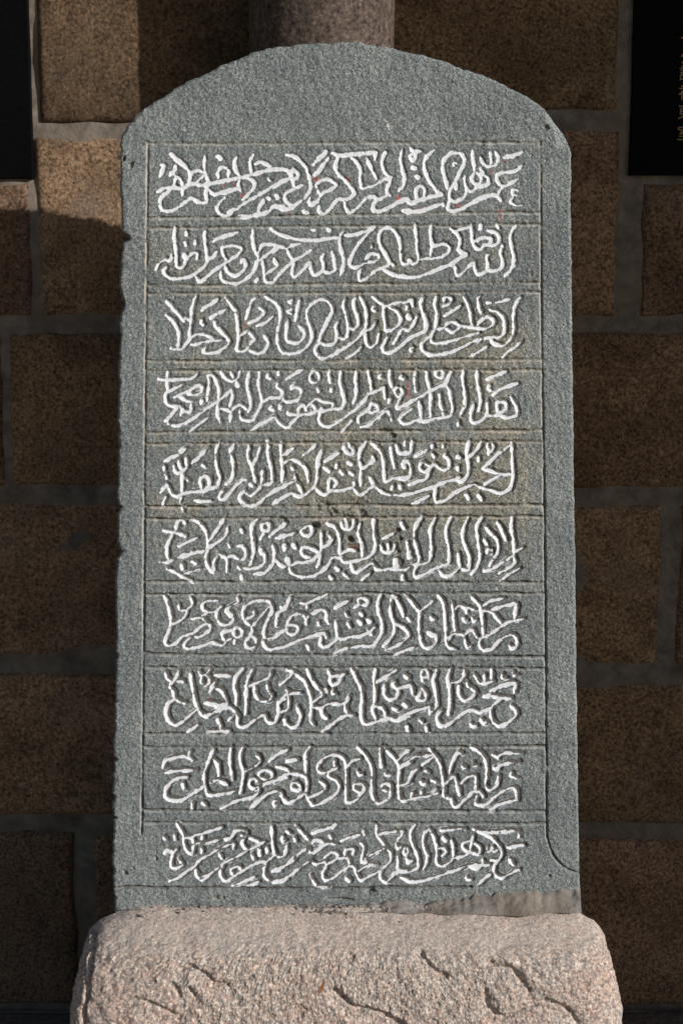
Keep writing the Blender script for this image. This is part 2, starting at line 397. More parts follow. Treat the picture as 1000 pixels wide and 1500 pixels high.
# ------------------------------------------------------------------ the inscription, as strokes
TR = """
@220,210
8:85,160 100,165 90,200 75,240|8:185,165 180,195 145,240|8:150,80 195,120 250,165 275,190|275,190 295,230 285,290 240,335|295,215 345,200 400,215|400,95 395,150 400,205 415,255 440,300|400,230 340,290 380,310|8:380,310 440,295 540,275 650,255|735,235 830,205 900,190 960,185 1000,190|650,255 735,235|500,255 495,215 530,175 570,200 570,245|630,100 615,145 630,200 655,250 645,300 660,350|7:650,330 560,350 470,375 430,345|755,85 730,130 735,180 745,230|765,155 810,135 850,155 895,185|700,250 740,265 765,300 745,345 705,390 675,415|240,335 290,300 340,295|400,320 415,330 405,380 410,430 350,430 300,405 240,445 180,485 120,500 80,480 70,430 100,380 150,340 175,300 190,255 220,260 235,310 235,380|50,360 100,330 150,325 240,330|8:495,95 515,115|540,400 495,450 490,490 530,530 580,520 640,470 740,410 840,350 920,300 1000,260|830,415 795,470 795,520|7:650,530 700,540 780,525 860,505 900,465 950,460 1000,480|865,260 875,275|860,400 870,410|8:920,380 930,400|8:570,510 660,465
@400,210
0,190 60,190 110,205 130,230 150,300 160,330|110,215 150,200 180,225 165,260 130,255 110,225|0,325 60,285 125,250|160,330 215,305|155,335 95,365 85,405 110,440 150,460|8:95,85 150,95 200,130|200,130 240,180 265,260 275,330 240,390 180,440 120,480 80,490 30,465 0,460|25,380 25,395|8:225,495 230,505 245,510|8:390,60 340,110 295,155|8:405,110 360,170 305,235|310,300 350,275 400,262 445,290 460,315 410,345 365,365 340,400 310,430 265,445|310,300 325,345 345,380|270,400 265,430 280,450 330,430|335,460 335,500 370,520 420,480 470,415 530,410 580,390 590,355 545,295 490,240 455,190 465,130 480,90|8:435,75 500,90 600,80 680,72 750,65|750,65 745,120|550,90 610,140 640,200 635,270 650,330 700,320 760,300 820,260 860,255|685,110 710,170 745,235 755,260|820,65 795,130 805,190 835,240 860,265 835,320 830,360 855,385|520,430 535,480 565,510 620,470 680,405 730,390 770,410 840,380|7:760,410 730,460 735,495 790,495 850,470 920,430 970,410 1000,420|945,50 930,120 945,190 960,250 950,310 915,350|955,495 985,505 1000,500|8:830,265 860,255
@580,210
0,445 60,410 100,440 140,440 150,405 145,350 175,315 205,340 205,395|8:100,440 180,415 250,395 330,375|295,350 240,270 205,190 215,110 275,50|330,375 295,350|100,35 125,65 100,100 120,125 140,100 135,65 180,60|8:125,180 140,185|8:150,240 160,250|8:45,495 110,500 190,495 270,465 340,440|345,455 340,440|375,340 360,260 340,190 350,120 400,75 450,70 490,95 495,150 460,220 430,290 395,340 390,400 430,425 490,400 515,350 500,290 500,235|9:430,300 440,330|515,350 560,350 600,310|7:395,400 380,470 400,495 470,485 560,435 640,395 710,380 750,400 765,425|440,150 420,145 420,165|555,55 560,120 570,200|570,220 550,260 575,300 610,290 620,240 590,220|615,185 640,230 670,260 665,300 620,315 590,320 560,350|610,95 640,150 680,170 730,155 745,110 725,60|685,65 695,130 690,165|8:790,105 850,90 920,65|920,160 870,205 800,210 740,230 735,270 770,310 830,300 890,260|790,310 755,350 740,395|890,345 850,345 860,380 910,380|860,385 835,430 870,455 920,455
@220,315
180,95 175,160 180,220 190,300 195,380 245,375 265,330 300,290 340,280 345,325|9:250,300 265,315|265,125 265,145|255,200 258,220|325,190 330,210|40,400 70,350 110,330 145,335 155,285|115,385 100,420 140,460 210,465 290,450 350,415 400,370 425,330 460,310 485,270|400,120 395,170 405,240 415,310 420,340|8:460,195 500,170 570,150 640,125|555,330 530,280 530,240 580,225 640,230 670,255 630,300 560,345 480,400 420,450 370,490 330,450|545,370 570,420 620,445 675,415 700,370 680,330 665,350|515,415 520,470 560,495 640,500 700,470 750,420 780,350 790,310 760,250 750,180 750,105|790,280 820,225 870,215 940,235 870,280 820,315 800,330|940,235 1000,250|820,330 830,400 845,490 900,495|850,430 900,400 925,375 905,320|770,495 785,470
@400,315
-15,100 0,115|0,115 50,145 120,165 200,180 300,185 400,175 480,165|285,110 300,110|400,105 410,115|0,250 40,235 100,245 140,225 200,210|100,245 115,290 150,330 210,300 275,260|150,330 90,390 30,450 0,500|150,340 140,400 145,455 200,420 265,350 275,400 300,440 360,410 365,360 355,320 370,285|365,410 410,425 450,400 445,340 430,270|515,115 490,160 490,230 510,310 515,360 490,445|8:520,150 600,140 680,120|680,120 740,90 680,150 620,220 570,310 560,370 610,385 670,355 730,345 770,320 760,290 710,290 670,330|715,215 720,235|640,395 625,440 635,480 690,460 750,410 820,380 850,350 820,290 780,220 775,150 800,105 850,95 900,140 925,210 930,290 945,360 1000,350|850,350 875,370|7:800,395 860,430 930,450 1000,460
@580,315
35,350 80,360 95,330 120,360 160,330 150,250 145,170 135,70|165,325 240,320 320,310 380,275 385,235 350,215 290,225 255,250|255,75 250,150 260,230 250,310|7:0,445 60,450 120,460 200,440 300,400 400,360 460,320 510,290 460,265 460,225 465,180 435,130 395,100|440,115 490,100 550,90|545,70 550,130 555,190 575,235 610,255 640,225 680,215 690,180 650,165 600,180 565,200|640,215 700,225 745,200 750,160 720,130 665,115|430,380 435,430 465,440 520,390 565,345 575,400 600,435 655,415 665,360 660,310 680,290|665,410 720,410 770,385 775,330 760,280 775,230|615,75 615,100|735,75 745,95|875,80 840,130 835,190 850,270 860,340 840,400 795,445
@220,425
120,85 160,130 200,175 245,230|115,185 150,215 190,270 208,330 205,400 200,425|150,432 200,435 235,430|338,35 315,90 300,160 297,230 288,310 285,370 235,430|255,205 297,225|8:375,150 420,120 490,70|8:440,205 490,175 550,145|375,225 370,240 385,255|470,235 475,265 520,310 560,350 575,385 545,420 500,450 430,465 390,455 405,415|295,350 345,325 400,330 450,355 480,372|520,368 470,372 400,380 340,400 295,400|550,60 590,110 625,170 637,250 645,350 635,440 690,445 740,385 760,360 720,310 710,295|655,335 680,320 712,300|720,440 780,465 830,450 858,410 860,380 835,340|770,60 745,75 720,140 700,210|795,130 830,170 780,215 715,245|7:895,195 840,240 780,265|835,45 890,80 900,85
@400,425
-10,75 40,130 50,190 45,240 30,300 30,380 50,440 100,465 180,460 240,420 280,360 275,290 250,220 245,160 275,110 330,75 380,75 420,110 430,160 400,220 370,280 345,340 340,385 400,405 450,385 465,330 455,270 470,235|130,75 110,85 125,95|130,145 105,160 130,175|190,70 175,150 160,225|105,225 95,290 95,360 130,385 185,385 225,340 220,300 185,265|7:340,385 310,420 310,460 350,500 410,490 470,455 560,400 620,350 670,290|670,290 680,220 675,150 655,90 630,50|470,345 520,360 545,310 540,240 525,170 510,120 520,65|545,270 580,290 610,270 620,220 595,150 585,90 600,60|670,310 680,390 710,420 750,395 765,350 770,320|680,300 720,280 745,240|640,420 600,460 530,505|735,120 725,140 740,155|725,50 760,80 800,105 825,120 900,95 1000,85|805,110 805,180 815,250 820,295 870,290 920,250 930,210 900,160 840,125|835,350 800,410 805,455 850,460 920,420 1000,350|975,120 975,140|980,190 995,200
@580,425
0,95 60,90 105,80 120,120|85,180 80,200 100,210|-25,395 0,360 30,305 50,285 90,295 130,240 150,195|7:60,390 110,345 170,320 215,290 215,230 190,160 175,100 190,60|0,440 60,390|120,425 100,430 110,450|290,50 280,110 295,180 290,250 280,290 250,345 265,385 320,390 400,375 480,350 600,315|285,290 345,280 370,250 410,235 460,260 450,285 410,310 370,290 350,280|470,265 560,275 640,285 700,260 710,230 680,200 630,215 590,260|490,50 520,110 540,180 545,230 560,270|345,120 350,60 395,60 400,85 370,110 335,125|7:470,115 420,150 350,190|610,50 595,75 605,130 620,175|8:665,95 740,90 825,70|7:680,145 740,165 780,210 790,270 780,325 740,350 690,340|7:250,340 190,390 190,440 240,475 310,475 400,455 480,420 560,380 640,355 690,345|690,345 700,380 740,405 790,405 840,350 855,280 855,180 870,110 905,55|660,415 600,455 530,490|915,375 870,420 820,450 775,495
@220,530
125,80 125,150 125,210 110,260 120,310 170,330 200,335 160,390 115,440 150,470|7:150,470 210,465 300,425 380,370 450,320 520,270 560,240 590,205|60,130 130,135 220,130 310,120 345,85|130,225 180,195 230,170|175,265 230,235 290,210 340,175 380,190 365,230 310,245 260,225|215,260 260,285 310,295|210,320 240,360 220,395|240,365 290,365 300,310|420,110 430,160 425,220 415,290|420,105 450,100 480,140 500,200 500,260 490,330 495,400 510,445|375,290 370,305|515,70 540,115 590,145 640,120 655,70|590,75 605,120|8:630,155 640,180|590,205 600,260 580,330|8:520,345 550,350 590,370|590,370 585,440|590,370 620,335 660,320 700,350|655,360 660,410 700,435 750,425 790,360 815,300 800,220 790,150 800,75|725,75 710,140 710,200 730,270 735,330 715,370|860,95 855,115 875,125|935,75 935,95|820,300 880,265 950,260 965,220 925,190 930,160|885,330 875,345 895,355|950,325 945,345|7:735,505 800,465 860,430 915,405|425,410 370,450 290,510
@400,530
60,235 85,290 150,290 190,265 205,215 170,190 130,195 155,155|7:90,130 150,95 210,65|290,70 265,110 280,150 325,145 330,100 300,65|410,65 405,110 415,155|60,330 50,345|325,200 330,220|420,200 425,220|15,410 45,450 100,485 140,445 190,395 250,385 320,365 380,360 430,345 490,345 520,300 510,240 490,170 485,110 495,65|190,390 185,345 220,325 240,360 235,385|240,340 270,310 305,345 300,370|270,310 310,275 350,290 400,300 435,310 425,350|350,345 345,370|105,365 110,385 170,390|7:340,370 335,440 380,475 440,465 520,410 600,350 660,295 700,240 760,215 805,190|805,190 815,270|715,230 710,160 690,70|605,65 600,130 605,200 605,260 585,305|7:570,435 540,470 500,510|620,445 620,410 660,380 700,350 715,315 755,320 765,355 720,375 690,360|640,480 700,465 760,415 830,365 865,430|790,95 770,110 795,125|935,105 925,120 950,125|850,65 850,130 865,185|850,280 845,300|900,190 885,220 915,260 945,225 930,195|940,240 905,335 960,325 1000,310
@580,530
7:5,340 70,310 150,270 240,220 320,180 360,160 400,75|7:110,350 40,400 30,440 80,455 150,430 210,440 290,415 350,410 400,395|400,395 410,350 400,280 385,210 360,170|165,290 175,350 180,420|220,75 225,140 245,210 250,300 250,410|315,240 320,300 335,350|340,385 345,405|140,60 130,130 140,220|310,65 290,80 295,110 330,115 345,80 325,65|490,65 485,140 500,230 500,310 465,400|590,70 590,150 605,220 615,290 600,360|8:660,130 730,100 800,75|680,180 670,195 685,210|7:705,250 760,205 820,180 880,160|450,440 450,465|565,320 545,380 550,440 600,445 655,400 665,340 660,285|665,400 730,395 750,380 800,345 790,300 740,300 735,340 745,380|750,385 800,410 860,405 885,380 875,330 850,290 835,260
@220,638
8:105,190 160,165 210,135 250,100|7:305,205 360,155 420,90|205,185 215,230 235,255|170,225 185,275 215,275 265,240|260,165 265,235|100,235 100,255|110,290 120,315|260,320 275,335|380,215 395,235|7:75,420 120,365|120,365 160,435 200,450 225,435 300,415 380,410 430,395 490,375|375,395 365,330 395,300 430,320 430,370 400,395|505,50 480,110 480,200 495,270 510,320 490,375|615,60 585,120 600,190 605,270 590,330 550,360|325,475 370,485 440,482|110,450 85,525|235,270 230,430|2:230,430 215,500|5:230,520 235,560|720,75 712,160 740,230 755,290 768,345|805,85 780,160 745,230|860,55 860,150 880,220 890,300 885,350 830,365|820,260 815,350 780,410 735,440 690,415|755,380 685,330 640,360 580,430 530,470 505,455 530,410|7:690,400 655,440 660,480 710,515 780,505 840,455 920,400 1000,355|7:890,515 940,480 1000,445|955,50 955,130 965,250 960,340|965,145 1000,135|5:970,215 1000,190
@400,638
-45,45 -45,45|7:10,410 80,370 155,335|7:0,500 60,460 130,425|130,425 190,450 240,430 290,385 315,330 320,260 325,180 355,105|8:320,240 330,170 355,105|75,200 120,180 160,185 205,215 240,260 255,345|70,155 110,120 155,90|155,300 165,340 190,380 210,430|130,230 140,245|7:220,145 270,105 320,55|8:375,190 430,160 475,130|7:520,65 515,100 560,140 585,120 545,60|545,200 570,215|460,215 460,235|8:375,240 410,265|490,265 505,285|555,270 580,290|6:300,380 340,420 380,435 420,405 480,405 580,380 590,345|405,395 405,340 430,315 465,350 440,385|580,380 630,440 690,400 740,370|740,370 705,315|740,370 800,420 880,440 1000,425|8:680,45 640,100 625,180|630,185 640,250 638,370|7:650,245 700,210 735,185|735,185 725,160|710,50 770,105 800,170 810,280 820,340 880,315 950,310 1000,300|855,90 870,180 885,240|900,75 930,130 1000,125|960,45 960,125|870,370 865,395|925,365 930,390
@580,638
0,75 20,130 100,125 110,40|60,45 60,125|8:45,215 70,190 95,210|8:60,235 50,215|95,210 105,260 80,320 0,315|7:135,155 180,135 225,105|90,365 150,340 215,320 235,270 245,230|245,230 190,200 170,240 205,270 240,240|245,245 275,215 310,240 350,255 385,235 380,180 350,150 360,130|260,75 260,90|340,65 335,90|260,135 275,155|20,370 25,385|7:0,440 100,430 200,400 280,375|7:280,375 350,345 415,325 480,335 520,290 525,220 515,170 515,110 530,45|620,45 590,105 520,170|290,380 280,440 290,495|7:290,495 360,475 430,420 500,385 570,360 610,385|7:115,500 180,475 235,445|670,60 665,90 690,120 710,90 690,50|670,125 675,135|600,160 600,185|450,150 445,165 470,165|445,235 450,255|445,310 460,310|7:835,70 760,125 700,180 630,245|630,245 700,265 770,285 850,285|770,285 700,325 640,365|840,50 845,150 850,250 850,330 820,400 760,425 700,405 640,390 600,375|8:510,440 525,465|8:600,440 620,470
@220,748
95,150 150,160 240,180|255,100 230,70 200,90 185,140|8:225,180 250,190|160,180 130,240 120,310 135,375|65,378 130,378 210,345|8:210,345 300,320 390,300|205,265 270,235 340,205|300,300 310,320|300,60 350,90 395,140 415,200 420,280 405,330 410,390 440,440 460,450 465,380 490,330|430,225 480,160 540,65|7:425,280 480,240 540,200|540,200 560,170 565,130|230,400 235,430|8:310,375 330,390|250,465 300,450 360,430|120,430 180,455 240,490 310,530|490,315 550,350 560,400 560,450|550,350 600,335 650,360 690,350 695,300 665,260 640,265|570,250 580,270|650,130 670,160|7:780,65 740,120 740,180|740,180 750,240 755,310 735,390 720,410|8:645,420 660,430|670,420 730,430 790,420 830,390 835,330 810,300|7:760,465 835,460|835,460 880,420 905,370 905,300 895,260|905,370 960,410 1000,415|7:840,95 815,115 830,150 865,145 870,110 840,95|825,175 805,210|7:990,95 930,140 870,195|7:920,205 1000,190|975,260 980,290|665,480 670,510|8:805,290 815,320
@400,748
8:10,160 50,130 90,95|20,200 70,185 120,180 155,165|80,255 85,280|145,250 155,275|5,280 5,350 50,400 100,410|235,120 205,150 225,185 265,185 285,150 265,115 235,120|8:100,355 115,400|115,400 125,450 170,480 240,490 310,475 370,435 410,390 430,350 500,345|120,410 180,385 240,380 300,355 340,320|270,350 215,330 205,290 235,270 300,290 335,320|350,165 350,250 340,330 330,400 315,415|345,280 400,250 430,215|430,215 395,175|8:395,100 440,120 465,150|465,150 480,200 485,280 490,330 510,375 570,378 640,360 650,330 645,250 620,170 635,100|500,320 550,290 600,300|495,90 510,130 550,140 580,120 590,70|525,65 545,130|8:735,65 730,100|735,100 735,180 745,250 730,310 690,345 640,360|565,380 580,440 610,455 660,425 720,390 760,435 850,430 960,435 1000,415|455,420 475,440|510,465 540,490|410,485 425,505|645,510 705,460|7:795,205 840,190 880,165|785,260 800,300 840,310 880,290 885,250|835,245 840,300|12:895,365 900,405|935,95 950,130|8:945,485 945,510|975,235 985,290|9:990,310 990,345
@580,748
35,95 55,130|80,235 90,340 110,345|8:185,50 150,100 130,150|130,150 130,220 150,290 165,350 160,400|285,55 250,130 250,200 255,290 235,375 170,395 110,400|155,400 130,450 140,490 200,470 280,430|7:280,430 380,390|400,50 365,130 365,200 380,260 385,330 380,395|450,315 455,370 465,410 440,440 400,475 345,480 310,440|525,50 490,130 485,210 510,280 535,350 530,410 520,440 480,430 460,410|625,50 590,110 590,190 605,280 610,350 580,430 545,465|650,125 690,170 730,210 745,270 735,320 700,370 680,410|7:640,445 700,430 770,385 850,335|645,225 660,245|670,290 665,310 690,320 700,290|8:740,90 770,150 800,220|845,50 840,130 855,220 860,290 860,330|7:860,310 920,275|855,335 865,385 810,430 750,460|900,425 830,465 755,520|45,480 40,510
@220,860
98,60 120,110 140,200 150,270 130,340 110,390 110,425 140,435|155,275 210,255 250,220 265,175 215,170 205,135|265,170 300,140 305,110 290,80|7:140,435 190,410 230,370 310,345|310,345 360,300 410,270|410,270 375,230 300,235|410,270 435,285 435,310 400,350 350,370 315,370 280,380 250,420 250,445 290,455 350,445 400,430 450,410 500,425 535,435|490,105 420,105 380,130 385,170 415,190 375,215|415,190 480,180 520,145|490,160 485,220 510,270 550,280 600,260 605,220|12:560,180 590,215|635,85 640,115 600,135 555,165|535,430 550,400 530,375 530,340 575,325 610,320|610,320 640,300 670,330 660,365 620,370 610,320|615,370 615,415|550,400 610,370|880,130 860,105 800,100 740,115 690,150 675,200 690,250 740,295|740,295 740,340 700,400 700,435 735,450 770,430 770,385 740,360|6:740,295 790,240 870,145|695,240 750,215 755,180|7:880,130 885,190 850,260 830,330 840,375 900,375 950,340 1000,315|835,380 825,420 870,460 940,450 1000,435|1000,130 965,165 930,210 915,290
@400,860
120,85 100,130 95,165|0,375 40,345 85,320|95,165 30,200 15,290|55,150 75,170|5:95,300 115,240 150,205 200,200 235,235 240,280|95,295 130,280 175,290 180,320 150,350 110,345 90,310|250,225 300,190 350,170 385,190 385,240 400,270|7:0,460 80,440 160,405 240,375 330,350 370,345 385,375|350,370 340,420 380,445 430,415 465,375 460,310 455,265|465,380 520,385 560,370 620,365 680,345 740,300|200,120 240,125 300,95 390,60|240,125 245,155|325,260 330,280|245,435 260,465|7:450,160 500,130 550,105|590,155 625,130 620,95 650,85 685,100 680,130 640,135|525,195 535,215|635,195 650,215|620,250 640,270|690,245 705,262|545,275 560,300|690,320 715,350|790,55 765,110 765,180 790,250 795,310 780,370 740,420 700,435 640,435 560,450 490,465 440,500|870,60 855,130 860,210 885,280 880,340 840,405 800,440|890,85 930,160 950,210|885,275 940,295 985,340 975,380 900,435 820,465|875,510 930,480 1000,455|8:870,60 890,80
@580,860
0,90 30,150 50,220|55,55 100,105 140,155 170,180 210,150 265,110|170,180 165,250 165,330 180,410 210,450 260,440 290,400 290,350|11:240,340 260,355|0,275 60,310 90,360|250,225 255,240 275,240|80,230 95,250|300,60 335,110 350,180 355,270 360,340 365,410 385,445 430,460|405,120 415,180 420,260 430,340|380,400 400,360 430,345 490,360 505,420 520,450 545,435|500,355 550,320 585,370|430,165 460,140 510,165 510,190|515,155 570,170|490,235 500,255 515,250|555,235 560,255 578,250|0,500 60,470 130,445|530,50 570,100 610,140 620,200 630,280 635,360|7:635,140 700,105 780,85|620,175 690,185 740,240 775,280|8:700,170 780,145 880,125|8:880,125 870,180 865,235|775,280 840,255 930,238|7:635,375 700,340 770,290 860,245|635,365 610,400 610,440 640,470|7:640,470 700,455 740,410 800,360|800,360 850,355 880,390 880,440 845,455 825,430
@220,970
108,80 120,120 150,145 140,185 165,220 175,275|205,70 185,120 155,165|195,145 235,145|8:175,275 130,310 115,370 130,430 180,465 240,440|240,440 290,390 350,345|175,280 250,305|290,90 300,150 315,230 330,310 350,345|8:400,300 500,320 540,310|11:480,340 560,330|7:350,360 400,400 450,380 560,340 600,345|355,75 375,110 370,150 400,180 430,150 425,110 400,100|375,100 405,95 435,55|7:465,98 580,105|470,150 430,230|480,200 510,210 550,270 560,310|8:680,50 630,110 610,170|610,170 625,250 625,320|7:750,50 715,120 700,200 700,300 695,385|710,185 780,155 860,120 880,80|760,180 765,240 800,285 860,290 890,250 865,220 850,170|600,345 635,400 640,470 700,475 760,430 830,395 850,430 880,450 910,440 930,380 940,300 1000,270|570,430 610,390|945,170 990,140|8:270,515 340,470|490,425 500,450|510,465 510,490|9:420,515 490,510 570,515|980,425 985,460
@400,970
20,430 40,370 40,300 100,230 95,210|8:100,60 140,75 120,110|120,110 50,170|7:160,90 220,140 250,200 275,280 275,350 270,430 290,460|105,230 110,300 105,345 60,370|110,240 190,230|75,425 95,460 140,480 180,460 200,400 185,365 170,330|245,55 270,120 310,180 345,215 350,250 285,300|285,335 340,340|405,75 420,110|420,110 415,150 440,175 480,150 490,105 420,110|490,100 515,95|435,200 430,230 455,238|380,200 390,220|345,345 360,395 390,415|350,345 400,310 460,310 530,300 550,255|525,305 525,350 540,385|8:345,520 420,465 480,420 540,390|540,390 585,400|570,50 600,120 640,200 645,290 640,370 650,440 690,460 760,440 840,415 900,430 1000,400|745,50 735,120 740,200 740,290 725,360 750,425|740,325 790,340 815,380 810,420|8:750,155 830,105 900,60|810,170 810,240 850,280 900,260 910,210 870,170 885,150|8:960,105 980,120|920,200 1000,180|955,305 975,330|870,340 900,355|975,480 985,510
@580,970
0,190 15,230 0,250|0,430 60,395 120,370 230,335|7:20,195 100,180 120,245|240,335 245,380|65,105 80,115|50,310 70,325|165,430 185,445|80,480 85,510|215,480 220,510|190,65 185,110 230,110 215,60 190,65|7:185,110 190,140|185,210 150,280 210,280 210,230 185,195|295,55 270,130 280,200 295,290 290,330 250,375|7:395,50 375,120 385,200 390,280 380,385|495,50 490,110 460,145 405,155|455,180 455,240 490,285 540,270 575,230 555,200 520,180 515,155|565,95 600,150 640,160 710,145|640,95 645,150|695,55 695,130|770,90 775,120 800,120|850,75 855,100 880,100|8:690,215 770,180 840,160 875,165|875,165 860,225|9:640,255 680,250|680,250 750,265 835,270|7:325,365 295,410 320,470 380,460 460,400 540,355 610,375|8:610,375 680,345 720,310 765,275|685,350 695,420 740,470 800,455 870,400 870,360 835,325|540,455 555,475 575,470|620,430 635,455 655,445
@220,1083
7:90,215 110,165 190,135 270,135 305,160|270,135 290,90|7:110,250 200,235 330,232|8:265,280 200,290 140,330 110,380 110,425 150,450 230,450 300,410 400,345|235,335 245,370|380,470 400,485|305,475 305,510|465,70 440,130 410,210 390,270 395,330|9:460,150 490,190 500,270|435,325 495,300|8:500,305 560,335|400,350 415,400 440,415 530,405 620,385|590,60 580,120 585,200 600,300|675,60 655,110 660,180 680,245 670,330 655,395|685,245 760,205 800,170 795,140 770,120|790,265 820,235 870,235 890,265 870,295 820,295 790,265|725,340 725,310 760,295 795,345 750,365 725,340|7:795,350 780,400 730,430 640,455 570,485 515,515|820,350 860,320 1000,285|8:870,165 930,115 1000,80|7:730,515 790,460 860,400 930,385|930,385 970,440 1000,465|930,450 905,460 905,490 935,480
@400,1083
10:95,165 170,155|20,205 90,225 115,250|8:0,320 60,280 115,255|115,255 170,260 230,280 245,330 240,385|265,60 235,110 235,180 235,250|130,350 150,320 185,335 190,375 140,370 130,350|30,385 55,395 70,440 100,470 150,455 230,400|230,400 265,460 295,490 370,460 440,420 480,365 460,310 405,280 400,250|335,310 375,345 360,385 265,430|400,250 340,245 320,210 360,150 430,120 490,130 525,180 530,250 530,330 530,430 540,465 600,455 640,410 665,370 650,335 600,335 590,370 640,400|340,250 400,245 465,215|445,170 445,200|8:540,200 580,165 630,150|610,240 625,265 650,265|610,60 660,110 700,170 720,240 720,330 725,430 765,475 820,455 850,430 855,360 840,335 800,340 795,370 850,385|780,55 780,120 790,210|815,250 825,270 855,270|810,60 850,110 895,160 920,215 915,290 915,380 930,450 980,465|910,155 960,110 1000,80|920,215 1000,180|925,345 1000,320
@580,1083
15,155 50,115 80,85|30,200 80,170 155,120|20,345 80,325 115,260 150,225|15,440 60,455 150,435 230,420 300,400|105,430 115,400|180,410 180,390|250,410 290,370|210,235 235,250|175,315 190,335 210,330|255,305 285,318|235,65 265,110 290,140 320,200 335,280 345,350 345,420 385,435|270,120 160,130|8:190,190 270,135|450,100 410,170 385,250|470,110 450,100|480,200 490,220|8:480,205 500,218|555,175 560,200 590,200|350,340 415,280 435,310 440,350|9:445,350 460,410|470,330 520,285 575,275 580,330 580,380|8:400,440 410,480 440,500 500,450 560,390|560,390 610,390 635,430|590,420 575,470 600,490|7:600,490 660,480 730,420 800,375 850,360 875,385 880,435|8:680,530 760,480 880,450|540,60 600,95 640,140 660,210 655,290 650,345 680,375 730,345 745,275|705,115 740,140|740,130 800,105 910,110|8:720,220 780,190 890,170|9:715,220 740,220|840,250 835,275 880,290
@220,1195
190,60 210,95 240,150 245,220 270,270 310,285 315,230 350,205 430,200 510,180|255,165 300,170 320,210|300,160 340,145 430,120 520,90|380,140 375,175|95,165 110,180|175,150 180,180|8:100,280 130,260 170,275|190,250 165,290 150,340 155,380 190,390 235,365|8:205,320 225,350|8:140,480 200,460 270,410 330,370|330,370 360,330 420,295|375,250 375,275|12:530,170 580,170 620,120 655,110|660,110 700,120 700,155 665,150|430,290 500,250 600,210 605,250|505,290 520,315|8:330,400 345,450 380,475 430,440|350,460 440,430 480,390|430,435 500,385 540,350 600,320 720,260|690,170 670,200 690,240 720,260|720,165 780,190 800,210|720,260 835,195|525,370 510,420 530,470 560,480 640,430 740,370 800,345|600,440 590,400 640,375 665,405|740,290 755,320|795,260 800,290|850,240 855,270|8:600,520 680,490 760,455|885,65 890,150 895,230 905,290 850,340|850,340 800,345 840,340 830,400 835,450 880,485 960,490 1000,470|710,520 790,490|9:890,410 950,400|900,295 970,300 1000,250|965,160 970,195
@400,1195
155,65 200,120 250,180 265,210|8:0,400 60,385 130,340 200,275 255,235|255,235 275,300|0,480 60,475 140,430 200,380 270,330|95,115 110,130|60,165 65,195 85,185|150,165 160,190|100,220 70,300 15,300|280,215 300,185 345,190 360,215 270,290|285,290 390,215 460,215|9:285,135 340,115 430,90|430,90 455,70|410,150 420,170|9:495,190 560,165 630,145|655,120 665,145|270,335 310,360 370,345 385,370 360,430 375,475 430,465 500,410 560,370|375,310 420,275 465,285 460,320 390,365|460,320 540,315 555,355|550,375 590,385 610,440 640,480 700,450 790,405|8:525,255 520,290|545,250 585,250 580,290|630,200 660,235 650,300 640,340|9:650,340 675,345|670,320 740,280 820,240|620,410 690,370 760,365|820,240 855,280 855,340 800,390|755,70 755,140 780,180 820,230|8:775,140 860,125 945,120|8:945,120 910,190|895,215 910,245 930,235|790,390 780,450 820,490 860,460 910,410 1000,415|910,410 910,300|960,270 970,290 990,265|980,330 1000,345|265,440 300,500 320,525 400,530|9:535,465 555,480|930,455 1000,480
@580,1195
140,70 105,120 110,200 150,290 160,350 140,400 20,420 0,435|235,105 200,150 195,220 220,290 220,340 195,405|240,100 270,160 290,230 295,290 290,340 320,370 370,360 410,320 415,250 400,185|310,245 350,245 360,275 330,300|7:30,455 120,490 220,475 320,445 420,410 520,370|520,370 590,395 620,370 680,365|320,110 400,110 480,100 500,105|9:340,165 360,185|60,240 55,280 85,275 80,245|75,320 85,350 115,335|415,315 480,305 530,275 550,200 560,150|550,185 490,205 485,240 530,275|540,270 600,285 610,240 570,210|510,450 510,470 545,475|560,100 620,130 680,155 720,190 760,240 770,290 740,340 715,370 715,430 770,460 830,430 895,400|660,235 670,265 690,260 700,235 710,265 735,260|8:660,125 760,125 890,115|890,115 895,165|8:805,235 860,230 930,220|9:820,320 850,360|8:585,520 640,470 685,435|690,330 730,330|540,370 630,365 630,330
"""
SC = 1.5                                   # samples per measured pixel
X0, Y0, X1, Y1 = 150, 40, 866, 1352
gw, gh = int((X1 - X0) * SC), int((Y1 - Y0) * SC)
dp = np.full((gh, gw), 99.0, np.float32)   # paint: (distance - half width)
dg = np.full((gh, gw), 99.0, np.float32)   # groove: same
YY, XX = np.mgrid[0:gh, 0:gw].astype(np.float32)
def carve(arr, P, hw, reach):
    P = (P - (X0, Y0)) * SC; rc = (hw.max() + reach) * SC
    step = 6
    for i in range(0, max(1, len(P) - 1), step):
        Q = P[i:i + step + 1]; hq = hw[i:i + step + 1]
        x0 = int(max(0, Q[:, 0].min() - rc)); x1 = int(min(gw, Q[:, 0].max() + rc + 2))
        y0 = int(max(0, Q[:, 1].min() - rc)); y1 = int(min(gh, Q[:, 1].max() + rc + 2))
        if x1 <= x0 or y1 <= y0: continue
        xs = XX[y0:y1, x0:x1]; ys = YY[y0:y1, x0:x1]; best = arr[y0:y1, x0:x1]
        for j in range(max(1, len(Q) - 1)):
            a = Q[j]; b = Q[min(j + 1, len(Q) - 1)]; d = b - a; L = float(d @ d) + 1e-9
            t = np.clip(((xs - a[0]) * d[0] + (ys - a[1]) * d[1]) / L, 0, 1)
            dd = np.hypot(xs - a[0] - t * d[0], ys - a[1] - t * d[1]) / SC
            h = hq[j] + (hq[min(j + 1, len(hq) - 1)] - hq[j]) * t
            np.minimum(best, dd - h, out=best)
ROWB = [325, 423, 535, 641, 750, 861, 968, 1084, 1196, 1400]
